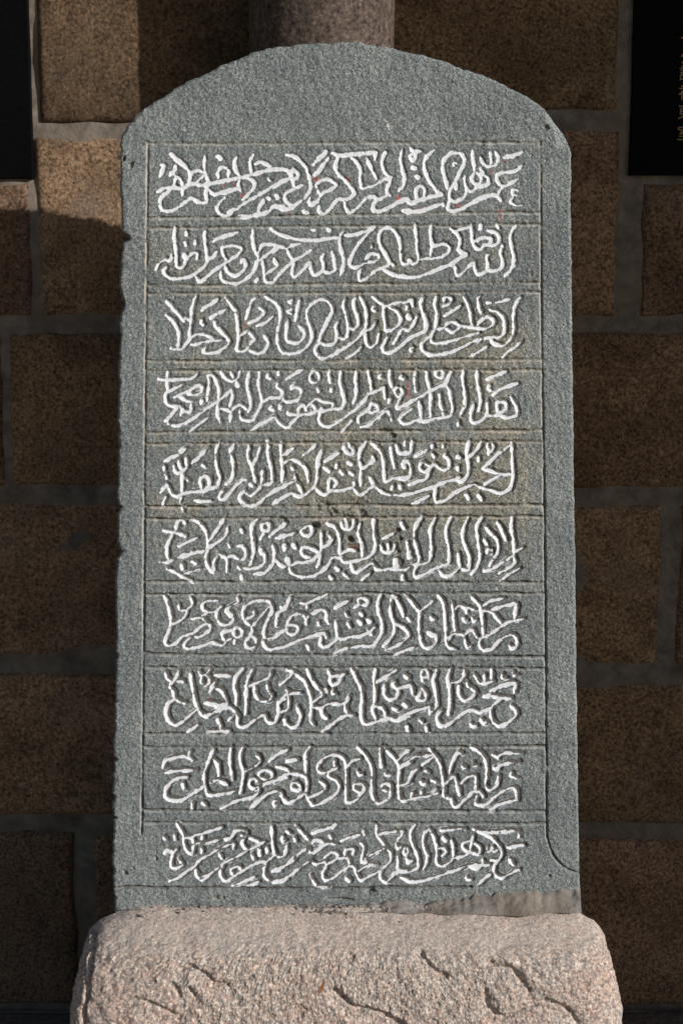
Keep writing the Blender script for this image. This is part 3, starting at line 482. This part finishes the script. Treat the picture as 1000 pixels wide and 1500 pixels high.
GEXT = [2.2, 2.9, 3.9, 4.0, 4.0, 4.2, 4.6, 5.1, 5.1, 4.7]       # how much wider than the paint the cut is, per line
DEEP = [1.4, 1.6, 1.9, 1.9, 1.9, 2.0, 2.2, 2.4, 2.35, 2.2]
PWID = [0.78, 0.68, 0.58, 0.58, 0.60, 0.60, 0.54, 0.56, 0.50, 0.48]
ox = oy = 0
for line in TR.strip().splitlines():
    if line[0] == '@': ox, oy = map(float, line[1:].split(',')); continue
    for st in line.split('|'):
        wd = 6.0
        if ':' in st: a, st = st.split(':'); wd = float(a)
        P = np.array([[float(q) for q in p.split(',')] for p in st.split()])
        P = P / 5.0 + (ox, oy); row = int(np.searchsorted(ROWB, P[:, 1].mean()))
        P = catmull(P); n = len(P)
        hw = np.full(n, wd / 2 * PWID[row])
        hw *= 1 + 0.15 * np.interp(np.arange(n), np.arange(0, n + 6, 6), RNG.standard_normal(len(np.arange(0, n + 6, 6))))
        if n > 8: 
            e = np.minimum(np.arange(n), np.arange(n)[::-1]) / 4.0; hw *= 0.6 + 0.4 * np.clip(e, 0, 1)
        carve(dp, P, hw, 4)
        g = GEXT[row]; carve(dg, P + (g * 0.62, -g * 0.42), hw + g * 0.62, 5)
del XX, YY
# ruled lines of the frame
VL = [(217, 212), (216, 330), (214, 500), (212, 700), (211, 900), (209, 1100), (208, 1200), (207.5, 1222)]
VR = [(791, 210), (792, 350), (793, 500), (796, 700), (798, 900), (799.5, 1100), (800, 1205), (803, 1235), (813, 1257), (829, 1272), (850, 1281)]
HR = [(210, 208), (319, 310), (334, 328), (418, 413), (430, 427), (529, 526), (543, 541), (633, 630), (650, 646), (742, 739), (760, 756),
      (852, 853), (871, 868), (958, 962), (977, 979), (1075, 1074), (1095, 1093), (1187, 1188), (1205, 1206)]
dl = np.full((gh, gw), 99.0, np.float32)
YY, XX = np.mgrid[0:gh, 0:gw].astype(np.float32)
def wobble(P, s):
    n = len(P); return P + np.interp(np.arange(n), np.arange(0, n + 9, 9), RNG.standard_normal(len(np.arange(0, n + 9, 9))) * s)[:, None] * np.array([[0.5, 1.0]])
for P in (VL, VR):
    P = wobble(catmull(P, 2.0), 0.45); carve(dl, P, np.full(len(P), 0.0), 6)
for ya, yb in HR:
    xa = np.interp(ya, [q[1] for q in VL[:7]], [q[0] for q in VL[:7]]); xb = np.interp(yb, [q[1] for q in VR[:7]], [q[0] for q in VR[:7]])
    P = wobble(catmull([(xa, ya), (xb, yb)], 2.0), 0.55); carve(dl, P, np.full(len(P), 0.0), 6)
P = wobble(catmull([(160, 1300), (400, 1301), (690, 1299)], 2.0), 0.8); carve(dl, P, np.full(len(P), 0.3), 6)
PX = XX / SC + X0; PY = YY / SC + Y0
del XX, YY
# height in measured pixels (1 px is 1.1 mm), negative is into the stone
rowi = np.clip(np.searchsorted(ROWB, np.arange(gh) / SC + Y0), 0, 9)
deep = np.array(DEEP)[rowi][:, None]
fine = blur_noise(gh, gw, 1.05 * SC); fine2 = blur_noise(gh, gw, 2.3 * SC); med = blur_noise(gh, gw, 9 * SC); lar = blur_noise(gh, gw, 45 * SC)
tool = blur_noise(gh, gw, 1.6 * SC, 5.0 * SC)
gdist = dg + 0.30 * fine2
cut = sstep(0.25, -1.9, gdist)
rough = 0.24 * fine + 0.24 * fine2 + 0.12 * tool + 0.20 * med + 0.5 * lar
hgt = rough * (1 - 0.72 * cut) - cut * deep
hgt -= np.interp(np.arange(gh) / SC + Y0, [200, 640, 900], [2.0, 3.2, 4.8])[:, None] * sstep(2.2, 0.5, dl + 0.3 * fine2) * (1 - cut) * np.clip(0.85 + 0.3 * med, 0.3, 1.2)
hgt -= 1.2 * (np.clip(fine2 - 2.1, 0, 1)) + 1.6 * np.clip(blur_noise(gh, gw, 2.2 * SC) - 2.9, 0, 1)
# battered patches and pits
def blob(cx_, cy_, rx, ry, ang=0.0, soft=0.35):
    c, s_ = math.cos(ang), math.sin(ang); u = ((PX - cx_) * c + (PY - cy_) * s_) / rx; v = (-(PX - cx_) * s_ + (PY - cy_) * c) / ry
    return sstep(1 + soft, 1 - soft, np.sqrt(u * u + v * v) + 0.22 * med + 0.1 * fine2)
dam = np.zeros_like(hgt); rust = np.zeros_like(hgt)
for cx_, cy_, rx, ry, a_, d_ in ((478, 745, 16, 9, .3, 3.0), (512, 738, 26, 10, -.3, 2.6), (462, 770, 7, 5, 0, 4.5), (412, 762, 6, 5, 0, 4.0), (530, 752, 8, 5, .5, 3.0),
                                (560, 632, 14, 5, -.2, 2.2), (574, 638, 6, 4, 0, 3.0), (500, 757, 40, 5, .1, 1.5), (182, 232, 3, 5, .4, 3), (192, 242, 3, 5, .4, 3.5), (228, 1258, 2.5, 3, 0, 3),
                                (184, 1279, 3, 3, 0, 3), (803, 1283, 3, 2, 0, 3), (545, 1305, 14, 5, 0, 3), (500, 1318, 22, 3, 0, 3), (320, 1315, 8, 3, 0, 2.5), (800, 186, 4, 3, 0, 3),
                                (510, 651, 5, 16, .2, 1.6), (447, 672, 3, 14, -.1, 1.5)):
    m_ = blob(cx_, cy_, rx, ry, a_); dam = np.maximum(dam, m_); hgt -= m_ * d_ * 1.35 * (1 + .35 * fine2 + .5 * med)
for cx_, cy_, rx, ry, d_ in ((513.5, 790, 3.4, 3.2, 6), (582, 777, 4.5, 3.5, 5), (583, 808, 6.5, 6, 5), (590, 822, 3, 5, 3), (586, 789, 3, 3, 4), (518, 802, 9, 5, 2.5)):
    m_ = blob(cx_, cy_, rx, ry, 0); hgt -= m_ * d_; rust = np.maximum(rust, m_ * .65)
# spalled right shoulder
sh = sstep(0, 6, (PX - 806) * 0.78 + (196 - PY) * 0.30 - 2 * np.abs(med)) * sstep(222, 206, PY) * sstep(798, 806, PX)
hgt -= sh * (2.5 + (PX - 805) * 0.16 * (PX > 805))
# white paint
paint = sstep(0.8, -0.7, dp + 0.40 * fine + 0.42 * fine2 + 0.12 * med)
halo = 0.46 * sstep(2.6, 0.2, dp) * sstep(-0.3, 0.9, blur_noise(gh, gw, 5 * SC))
rim = 0.74 * np.exp(-((dg + 0.5) / 0.75) ** 2) * sstep(0.1, 0.9, blur_noise(gh, gw, 6 * SC)) * np.clip(rowi[:, None] / 3.0, 0.2, 1)
paint = np.maximum(paint, np.maximum(halo, rim)) 
wear = np.array([.01, .02, .03, .03, .04, .05, .05, .05, .06, .09])[rowi][:, None]
paint *= 1 - np.clip((blur_noise(gh, gw, 2.6 * SC) - (2.3 - 9 * wear)), 0, 1) * 0.9
for cx_, cy_, r_ in ((568, 184, 2.6), (569, 189, 1.7), (266, 742, 2), (218, 216, 1.6), (727, 862, 2.2), (596, 900, 1.4), (504, 870, 1.6)):
    paint = np.maximum(paint, 0.62 * blob(cx_, cy_, r_, r_ * 1.5))
red = np.zeros_like(hgt)
for cx_, cy_, rx, ry in ((460, 247, 3.2, 4.5), (463, 262, 4.5, 4), (583, 289, 3, 5), (720, 252, 3, 5), (732, 309, 6, 2), (732, 318, 2, 5), (669, 301, 5, 3), (609, 305, 3, 2), (328, 272, 3, 1.5),
                         (342, 269, 3, 2), (354, 286, 3, 2), (598, 575, 2.5, 14), (359, 476, 2.5, 6), (421, 312, 4, 1.2), (510, 262, 5, 2), (380, 257, 3, 1), (306, 1024, 2, 2), (740, 236, 3, 1.5), (738, 296, 3, 2)):
    red = np.maximum(red, blob(cx_, cy_, rx, ry, 0, .5))
tan = np.clip(0.35 + 0.55 * med * .5 + .3 * lar, 0, 1) * sstep(300, 430, PY) * sstep(900, 730, PY) + 0.9 * np.exp(-((PX - 500) / 70) ** 2 - ((PY - 690) / 90) ** 2)
tan *= sstep(806, 770, PX + 5 * med) * sstep(203, 232, PX + 5 * med)
tan = np.clip(tan + sstep(3.0, 1.0, np.abs(dl)) * 0.55 * sstep(980, 700, PY) + dam * .7, 0, 1)
lit_edge = np.roll(sstep(1.9, 0.3, dl + .35 * fine2), (int(2.7 * SC), -3), (0, 1)) * (1 - cut) * np.clip(.75 + .4 * med, 0, 1) * sstep(1290, 1240, PY)  # pale band painted beside each ruled groove as its sunlit lower edge
lit_edge *= np.interp(np.arange(gh) / SC + Y0, [700, 900], [1.0, 0.8])[:, None]
lit_edge *= 1 - 0.8 * sstep(1.5, 0.6, dl)
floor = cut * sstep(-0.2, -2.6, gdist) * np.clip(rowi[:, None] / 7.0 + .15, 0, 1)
floor = np.maximum(floor, sstep(1.3, 0.4, dl + .3 * fine2) * (1 - cut) * np.interp(np.arange(gh) / SC + Y0, [200, 500, 900], [0.25, 0.6, 1.0])[:, None])  # dark line painted into the ruled grooves where their shadow is too weak

# ------------------------------------------------------------------ slab mesh
TOP = [(176, 209), (179, 198), (189, 182), (203, 167), (212, 158), (240, 141), (280, 117), (330, 94), (370, 77.5), (400, 69), (440, 64), (482, 63), (505, 60.5), (526, 61.5),
       (545, 67.5), (566, 67), (590, 75), (620, 80), (650, 89), (680, 102), (700, 108), (730, 120), (760, 135), (785, 149), (799, 159), (806, 169), (813, 181), (825, 194), (832, 206), (836, 224)]
LE = [(150, 176.5), (209, 176), (260, 177), (333, 178), (341, 180), (344, 187), (349, 191), (352, 189), (355, 180), (400, 176.5), (428, 176), (440, 180), (452, 180.5), (458, 176.5), (500, 176), (550, 173.5),
      (560, 175), (566, 173), (620, 171.5), (655, 174), (660, 172), (730, 172), (747, 176), (753, 172), (795, 171), (806, 177), (813, 176), (819, 171), (900, 169.5), (1000, 168), (1100, 167), (1200, 165.5), (1300, 164.5), (1322, 166), (1352, 168)]
RE = [(150, 834), (224, 835.5), (350, 836), (500, 838), (700, 840.5), (900, 843), (1100, 845.5), (1200, 847), (1300, 849), (1352, 849)]
NU, NV = 620, 1130
u = np.linspace(0, 1, NU); v = np.linspace(0, 1, NV)
rl = blur_noise(1, 1400, 1.2)[0] * 0.42 + blur_noise(1, 1400, 14)[0] * 0.7 - 3.2 * np.clip(blur_noise(1, 1400, 2.2)[0] - 1.5, 0, 1.5) - 1.5 * np.clip(blur_noise(1, 1400, 6)[0] - 1.2, 0, 2)
rr = blur_noise(1, 1400, 2)[0] * 0.28 + blur_noise(1, 1400, 9)[0] * 0.35
rt = blur_noise(1, 1000, 2)[0] * 0.5 + blur_noise(1, 1000, 7)[0] * 0.6
def xl(y): return np.interp(y, *zip(*LE)) - np.interp(y, np.arange(1400), rl)
def xr(y): return np.interp(y, *zip(*RE)) + np.interp(y, np.arange(1400), rr)
xn = 176.5 + (835.5 - 176.5) * u
yt = np.interp(xn, *zip(*TOP)) - np.interp(xn, np.arange(1000), rt)
GY = yt[None, :] + (1346 - yt[None, :]) * v[:, None]
GX = xl(GY) + (xr(GY) - xl(GY)) * u[None, :]
ix, iy = (GX - X0) * SC, (GY - Y0) * SC
H = bil(hgt, ix, iy)
# worn arris along the outline
def ed_dist():
    dxl = GX - xl(GY); dxr = xr(GY) - GX
    ytop = np.interp(GX, *zip(*TOP)) ; slope = np.abs(np.gradient(ytop, axis=1) / np.maximum(np.gradient(GX, axis=1), 1e-3))
    return np.minimum(np.minimum(dxl, dxr), np.abs(GY - yt[None, :]) / np.sqrt(1 + np.minimum(slope, 2) ** 2))
ED = np.maximum(ed_dist(), 0)
H = H - 3.4 * (1 - np.clip(ED / 4.5, 0, 1)) ** 2
wxs, wzs = onp(GX, GY, 0.0)
PXM = 0.0011
V = np.stack([wxs, -H * PXM, wzs], -1).reshape(-1, 3)
idx = np.arange(NU * NV).reshape(NV, NU)
F = np.stack([idx[1:, :-1], idx[1:, 1:], idx[:-1, 1:], idx[:-1, :-1]], -1).reshape(-1, 4)
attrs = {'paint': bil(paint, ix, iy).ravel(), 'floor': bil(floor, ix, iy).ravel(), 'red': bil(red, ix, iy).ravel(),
         'tan': bil(tan, ix, iy).ravel(), 'rust': bil(rust, ix, iy).ravel(), 'lit_edge': bil(lit_edge, ix, iy).ravel()}
P3 = V.reshape(NV, NU, 3)
N = np.cross(np.gradient(P3, axis=1), np.gradient(P3, axis=0)); N /= np.linalg.norm(N, axis=-1, keepdims=True)
if N[NV // 2, NU // 2, 1] > 0: N = -N
cutv = bil(sstep(0.9, -0.2, np.minimum(dp, gdist)), ix, iy); cy_q = GY[:-1, :-1]
isl = ((cutv[:-1, :-1] + cutv[1:, :-1] + cutv[:-1, 1:] + cutv[1:, 1:]) > 0.6)
rowq = np.clip(np.searchsorted(ROWB, cy_q), 0, 9)
owner = np.where(isl, rowq, -1).ravel()
ORG = Vector((0, 0, float(onp(500, 1346, 0)[1])))
stele = empty('inscribed_stele', ORG, label='upright grey stone slab with arched top carved with ten framed lines of white Arabic script', category='inscribed stone')
V = V - np.array(ORG)
Nf = N.reshape(-1, 3)
# slab: uncarved front faces + sides + back
sel = owner < 0
f = F[sel]; ids, inv = np.unique(f, return_inverse=True)
Vs = V[ids]; Fs = inv.reshape(f.shape); remap = np.full(len(V), -1); remap[ids] = np.arange(len(ids))
loop = np.concatenate([idx[0, ::-1], idx[1:, 0], idx[-1, 1:], idx[-2:0:-1, -1]])   # counter-clockwise seen from the front
TH = 0.10
rings = [remap[loop]]; k = len(loop); cen = V[loop].mean(0); extra = []; base_n = len(Vs)
side_noise = blur_noise(8, k, 4, 1.0)
Nall = [Nf[ids]]
tang = np.roll(V[loop], -1, 0) - np.roll(V[loop], 1, 0); outn = np.stack([-tang[:, 2], 0 * tang[:, 0], tang[:, 0]], 1); outn /= np.linalg.norm(outn, axis=1, keepdims=True) + 1e-9
if ((V[loop] - cen) * outn).sum() < 0: outn = -outn
for r_, yy in enumerate((0.010, 0.025, 0.045, 0.068, 0.088, TH)):
    P_ = V[loop].copy(); P_[:, 1] = yy
    P_ -= outn * (0.0012 * np.abs(side_noise[r_]))[:, None] * (1.0 + (3 if r_ == 5 else 0))
    rings.append(base_n + sum(len(e) for e in extra) + np.arange(k)); extra.append(P_)
    Nall.append(outn)
bc = base_n + sum(len(e) for e in extra)
cpt = cen.copy(); cpt[1] = TH + 0.004; extra.append(cpt[None]); Nall.append(np.array([[0, 1.0, 0]]))
a = np.arange(k); b = (a + 1) % k
Fq = [Fs]
for r_ in range(6): Fq.append(np.stack([rings[r_][b], rings[r_][a], rings[r_ + 1][a], rings[r_ + 1][b]], -1))
Fq.append(np.stack([rings[6][b], rings[6][a], np.full(k, bc), np.full(k, bc)], -1)[:, :3][:, [0, 1, 2, 2]])
Vall = np.vstack([Vs] + extra)
extra_n = len(Vall) - len(Vs)
at = {a_: np.concatenate([v_[ids], np.zeros(extra_n)]) for a_, v_ in attrs.items()}
Fall = np.vstack(Fq[:-1])
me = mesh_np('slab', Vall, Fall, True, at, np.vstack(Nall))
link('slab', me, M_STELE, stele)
# back cap as its own simple face fan inside one mesh
bk = np.vstack([extra[5], extra[6]]); fb = np.stack([b, a, np.full(k, k)], -1)
link('back_face', mesh_np('back_face', bk, fb, True, {a_: np.zeros(len(bk)) for a_ in attrs}), M_STELE, stele)
for r_ in range(10):
    s_ = owner == r_
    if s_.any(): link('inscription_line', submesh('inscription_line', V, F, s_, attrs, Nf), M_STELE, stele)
del dp, dg, PX, PY

# ------------------------------------------------------------------ pedestal
SW = [[(265.5, 1420), (279.5, 1416.5), (290, 1423.5), (304, 1430.5), (313, 1441), (332, 1443)], [(251.5, 1443), (258.5, 1451.5), (262, 1458.5)], [(276, 1448), (283, 1457)],
      [(171, 1471), (195.5, 1465.5), (220, 1471), (244.5, 1483), (262, 1490)], [(616, 1394), (625, 1409.5), (639, 1423.5), (653, 1430.5)], [(660, 1437), (690, 1440)],
      [(490, 1451.5), (506, 1465.5), (520, 1478), (541, 1479.5), (562, 1486.5), (583, 1499), (600, 1512)],
      [(719.5, 1411), (730, 1415), (747.5, 1418), (761.5, 1434), (774, 1451.5)], [(711, 1451.5), (712.5, 1469), (726.5, 1486.5), (744, 1490), (758, 1481), (775.5, 1474), (800, 1467.5), (820, 1475), (835, 1484), (845, 1498)]]
SWD = [4.0, 3.2, 3.0, 2.6, 3.6, 1.2, 5.0, 4.2, 4.2]
CR = [[(139, 1362), (136, 1385), (134, 1405), (129, 1445), (122, 1492), (120, 1520)]]
def wprof(z):   # half width and front depth against height below the top
    return (np.interp(z, [-0.60, -0.30, -0.16, -0.092, -0.044, -0.026, -0.012, -0.004, 0.0], [0.488, 0.476, 0.466, 0.452, 0.437, 0.424, 0.404, 0.385, 0.372]),
            np.interp(z, [-0.60, -0.30, -0.16, -0.10, -0.065, -0.050, -0.040, -0.028, -0.012, 0.0], [0.205, 0.192, 0.180, 0.172, 0.163, 0.155, 0.144, 0.124, 0.097, 0.075]))
BZ = float(onp(500, 1327, 0)[1])
zs = np.concatenate([np.linspace(Z_GROUND - BZ - 0.01, -0.165, 26)[:-1], np.linspace(-0.165, -0.045, 105)[:-1], np.linspace(-0.045, 0.0, 80)])
nA = 1500
th = np.linspace(0, 1, nA, endpoint=False)
# angle spacing: dense along the front (-y)
ang = np.concatenate([np.linspace(math.pi * 0.985, math.pi * 2.015, int(nA * .8)), np.linspace(math.pi * 2.015, math.pi * 2.985, nA - int(nA * .8) + 1)[1:-1]])
# equal arc spacing along a rounded rectangle
def supr(a_, hw, hd, e):
    c, s_ = np.cos(a_), np.sin(a_)
    rr_ = (np.abs(c / hw) ** e + np.abs(s_ / hd) ** e) ** (-1.0 / e)
    return rr_ * c, rr_ * s_
aa = np.linspace(0, 2 * math.pi, 20001); x_, y_ = supr(aa, .42, .22, 9)
wgt = np.where(y_ < 0.02, 1.0, 0.22); arc = np.concatenate([[0], np.cumsum(np.hypot(np.diff(x_), np.diff(y_)) * wgt[1:])])
ang = np.interp(np.linspace(0, arc[-1], nA, endpoint=False), arc, aa)
hw_, hd_ = wprof(zs)
VX = np.zeros((len(zs), nA)); VY = VX.copy(); VZ = np.repeat(zs[:, None], nA, 1)
for i in range(len(zs)):
    e = np.interp(zs[i], [-0.3, -0.08, 0], [11, 8, 5]); VX[i], VY[i] = supr(ang, hw_[i], hd_[i], e)
VX += 0.008; VY = np.where(VY > 0, VY * 0.42, VY) + 0.065                                   # centred under the slab
wr = np.clip((VY - .0) / .07, 0, 1) * sstep(0.28, 0.40, np.abs(VX - .008))
VZ = VZ - 0.055 * wr * sstep(-0.2, 0, VZ); VX = VX - np.sign(VX) * 0.02 * wr
P3 = np.stack([VX, VY, VZ], -1)
NN = np.cross(np.roll(P3, -1, 1) - np.roll(P3, 1, 1), np.gradient(P3, axis=0)); NN /= np.linalg.norm(NN, axis=-1, keepdims=True) + 1e-9
def n3(P, sc, oct_, seed):
    out = np.zeros(P.shape[0]); o_ = Vector((seed * 13.7, seed * 3.1, seed * 7.7))
    for i in range(P.shape[0]): out[i] = noise.fractal(Vector(P[i]) * sc + o_, 0.9, 2.0, oct_)
    return out
flat = P3.reshape(-1, 3)
lump = n3(flat, 14, 3, 1).reshape(VX.shape); nf = n3(flat, 75, 3, 2).reshape(VX.shape)
hfw = (blur_noise(len(zs), nA, 1.1) * .5 + blur_noise(len(zs), nA, 2.5) * .5)
fpx, fpy = topix(VX, VY, VZ + BZ)
rough_w = 0.35 + 0.65 * sstep(-0.03, -0.06, VZ)
chip = n3(flat, 42, 2, 4).reshape(VX.shape)
disp = 0.0016 * np.abs(chip) * rough_w + (0.0018 + 0.0012 * rough_w) * lump + 0.0019 * nf * rough_w + 0.0007 * hfw * rough_w ** 2
front = VY < 0
def pdist(Px, Py, poly):
    Q = catmull(poly, 3.0); best = np.full(Px.shape, 99.0)
    for a_, b_ in zip(Q[:-1], Q[1:]):
        d = b_ - a_; L = d @ d + 1e-9; t = np.clip(((Px - a_[0]) * d[0] + (Py - a_[1]) * d[1]) / L, 0, 1)
        best = np.minimum(best, np.hypot(Px - a_[0] - t * d[0], Py - a_[1] - t * d[1]))
    return best
mvis = front & (fpy > 1330) & (fpy < 1540); px_, py_ = fpx[mvis], fpy[mvis]; dd_ = np.zeros(px_.shape)
nfm = nf[mvis]
for P_, d_ in zip(SW, SWD):
    ds = pdist(px_, py_, P_) + 1.2 * nfm; dd_ = np.maximum(dd_, 1.9 * d_ * sstep(7.5, 0.5, ds))
    # the side below each cut is dished softly, so the motif reads as worn relief
    ds2 = pdist(px_, py_ - 7, P_); dd_ = np.maximum(dd_, d_ * .75 * sstep(17, 2, ds2))
for P_ in CR: dd_ = np.maximum(dd_, 7.0 * sstep(5.5, 0.5, pdist(px_, py_, P_) + 2.0 * nfm))
for cx_, cy_, r_, d_ in ((438, 1480, 9, 2.5), (510, 1402, 8, 2.0), (395, 1490, 6, 2), (880, 1440, 8, 1.5), (590, 1470, 5, 1.5)):
    dd_ = np.maximum(dd_, d_ * sstep(1.3, .5, np.hypot(px_ - cx_, py_ - cy_) / r_ + .5 * nfm))
disp[mvis] -= dd_ * 0.0011
P3 = P3 + NN * np.where((NN * np.stack([VX, VY - .065, VZ + 2], -1)).sum(-1) > 0, 1, -1)[..., None] * disp[..., None]
rustb = np.zeros(VX.shape); rustb[mvis] = sstep(1.4, .6, np.hypot((px_ - 471 + (py_ - 1446) * .45) / 3.6, (py_ - 1446) / 10.0) + .3 * nfm)
dust = sstep(-0.058, -0.030, VZ)
V = P3.reshape(-1, 3); m_ = len(zs); idx = np.arange(m_ * nA).reshape(m_, nA); nx = np.roll(idx, -1, 1)
F = np.stack([idx[:-1], nx[:-1], nx[1:], idx[1:]], -1).reshape(-1, 4)
# cap: rings shrinking toward the centre
top = V[idx[-1]]; caps = [top]; cc = np.array([0, .065, 0.002])
prev = idx[-1]; VA = [V]; cnt = len(V); FA = [F]
for s_ in (0.985, 0.96, 0.9, 0.75, 0.5, 0.02):
    Pn = cc + (top - cc) * s_; Pn[:, 2] = top[:, 2] * s_ + 0.0012 * n3(Pn, 60, 2, 5); ids = cnt + np.arange(nA)
    FA.append(np.stack([prev, np.roll(prev, -1), np.roll(ids, -1), ids], -1)); VA.append(Pn); prev = ids; cnt += nA
V = np.vstack(VA); F = np.vstack(FA); ex = len(V) - VX.size
pedestal = empty('stone_pedestal', (0, 0, BZ), label='pinkish brown granite block carrying the slab, worn swirls carved on its front', category='pedestal')
link('pedestal_block', mesh_np('pedestal_block', V, F, True, {'dust': np.concatenate([dust.ravel(), np.ones(ex)]), 'rust': np.concatenate([rustb.ravel(), np.zeros(ex)])}), M_BASE, pedestal)

# mortar smeared round the foot of the slab
def fillet(pts, name, seed):
    """pts: (px, top py, run-out in m) along the slab foot"""
    px = np.arange(pts[0][0], pts[-1][0], 1.6); tp = np.interp(px, [p[0] for p in pts], [p[1] for p in pts]); ro = np.interp(px, [p[0] for p in pts], [p[2] for p in pts])
    n = len(px); tp = tp + blur_noise(1, n, 2, seed=seed)[0] * 1.7 + blur_noise(1, n, 9, seed=seed + 1)[0] * 2.0; ro = ro * (1 + .25 * blur_noise(1, n, 9, seed=seed + 2)[0] * .6)
    x, z = onp(px, tp, 0.0); m = 22; t = np.linspace(0, 1, m)[:, None]; zb = BZ - 0.004
    nz_ = blur_noise(m, n, 2.2, 1.0, seed=seed + 3)
    Yv = 0.004 - 0.007 * np.clip(t * 6, 0, 1) - np.abs(ro)[None] * t ** 1.7 - 0.0004 * nz_ * np.clip(t * 5, 0, 1)
    Zv = z[None] + (zb - z[None]) * (t ** 0.75); Zv = Zv + 0.0007 * nz_ * (1 - t)
    Vv = np.stack([np.repeat(x[None], m, 0), Yv, Zv - BZ], -1).reshape(-1, 3)
    ii = np.arange(n * m).reshape(m, n); Ff = np.stack([ii[1:, :-1], ii[1:, 1:], ii[:-1, 1:], ii[:-1, :-1]], -1).reshape(-1, 4)
    return link(name, mesh_np(name, Vv, Ff), M_FILLET, pedestal)
fillet([(168, 1332, .004), (300, 1328, .008), (380, 1326, .009), (450, 1323, .011), (500, 1322, .016), (560, 1319, .02), (620, 1321, .018), (660, 1315, .02), (700, 1304, .022), (740, 1298, .024), (770, 1298, .024), (800, 1301, .022), (835, 1298, .022), (851, 1301, .018)], 'mortar_bed', 31)

# crumbs of mortar and grit lying along the foot of the slab
ico = [(0, 0, 1), (.89, 0, .45), (.28, .85, .45), (-.72, .53, .45), (-.72, -.53, .45), (.28, -.85, .45), (.72, .53, -.45), (-.28, .85, -.45), (-.89, 0, -.45), (-.28, -.85, -.45), (.72, -.53, -.45), (0, 0, -1)]
icf = [(0, 1, 2), (0, 2, 3), (0, 3, 4), (0, 4, 5), (0, 5, 1), (1, 6, 2), (2, 7, 3), (3, 8, 4), (4, 9, 5), (5, 10, 1), (6, 7, 2), (7, 8, 3), (8, 9, 4), (9, 10, 5), (10, 6, 1), (11, 7, 6), (11, 8, 7), (11, 9, 8), (11, 10, 9), (11, 6, 10)]
gv, gf = [], []
for q in range(300):
    gx = random.gauss(0.02, 0.07) if q % 2 else random.uniform(-.34, .36); gy = -0.003 - abs(random.gauss(0, 0.009)); r_ = random.choice((.0007, .001, .0012, .0018, .0028))
    gz = 0.0005 - 0.45 * max(0, -gy - .008) + r_ * .3; b0 = len(gv)
    for p in ico:
        j_ = random.uniform(.6, 1.25) * r_; gv.append((gx + p[0] * j_ * 1.3, gy + p[1] * j_, gz + p[2] * j_))
    gf += [tuple(b0 + t for t in f_) for f_ in icf]
go = link('grit', mesh_np('grit', np.array(gv), np.array(gf), smooth=False), mat_mortar('pale_grit', (0.27, 0.235, 0.205)), None, kind='stuff', label='greyish crumbs of mortar and grit along the foot of the slab', category='grit')
go.location = (0, 0, BZ)

# ------------------------------------------------------------------ paving slabs between pedestal and wall
rows_ = [(-0.72, -0.15), (-0.15, 0.26), (0.26, D_WALL - 0.005)]
k = 0
for j, (ya, yb) in enumerate(rows_):
    xs = -2.2 - 0.31 * (j % 3)
    while xs < 2.3:
        wd = random.uniform(.6, .95)
        me = block_mesh('paving_slab', wd - .012, yb - ya - .012, 0.08, 22, 16, lump=0.0016, rnd=.008, wob=.002, seed=200 + k); k += 1
        o = link('paving_slab', me, M_PAVE, paving); o.rotation_euler = (R(-90), 0, 0)
        o.location = (xs + wd / 2, (ya + yb) / 2, 0.0); xs += wd

# ------------------------------------------------------------------ unseen pillar and roof added right of and above the frame to shade the wall
def box(name, x0, x1, y0, y1, z0, z1, mat, parent, org):
    V = np.array([(x, y, z) for z in (z0, z1) for y in (y0, y1) for x in (x0, x1)], float) - np.array(org)
    F = np.array([(0, 1, 5, 4), (1, 3, 7, 5), (3, 2, 6, 7), (2, 0, 4, 6), (4, 5, 7, 6), (0, 2, 3, 1)])
    return link(name, mesh_np(name, V, F, smooth=False), mat, parent)
pil = empty('pillar_sun_blocker', (2.1, -0.35, Z_GROUND), label='unseen square pillar added right of the frame to keep sun off the wall', category='light blocker')
box('shaft', 1.69, 2.7, -0.60, -0.10, Z_GROUND + 0.15, 2.70, M_COL, pil, pil.location)
box('blocker_foot', 1.65, 2.74, -0.64, -0.06, Z_GROUND - 0.01, Z_GROUND + 0.15, M_COL, pil, pil.location)
roof = empty('roof_sky_blocker', (0, 0, 2.72), label='unseen roof slab added above the frame to cut sky light on the wall', category='roof')
box('blocker_slab', -3.2, 3.2, -0.76, D_WALL + 0.1, 2.72, 2.86, M_COL, roof, roof.location)
print('SUNCHECK apex shadow', topix(*(Vector((0.005, 0, float(onp(505, 61, 0)[1]))) - D_WALL * Vector((SUN_A, -1, SUN_B)))), 'ground', Z_GROUND, 'colradius', cr)
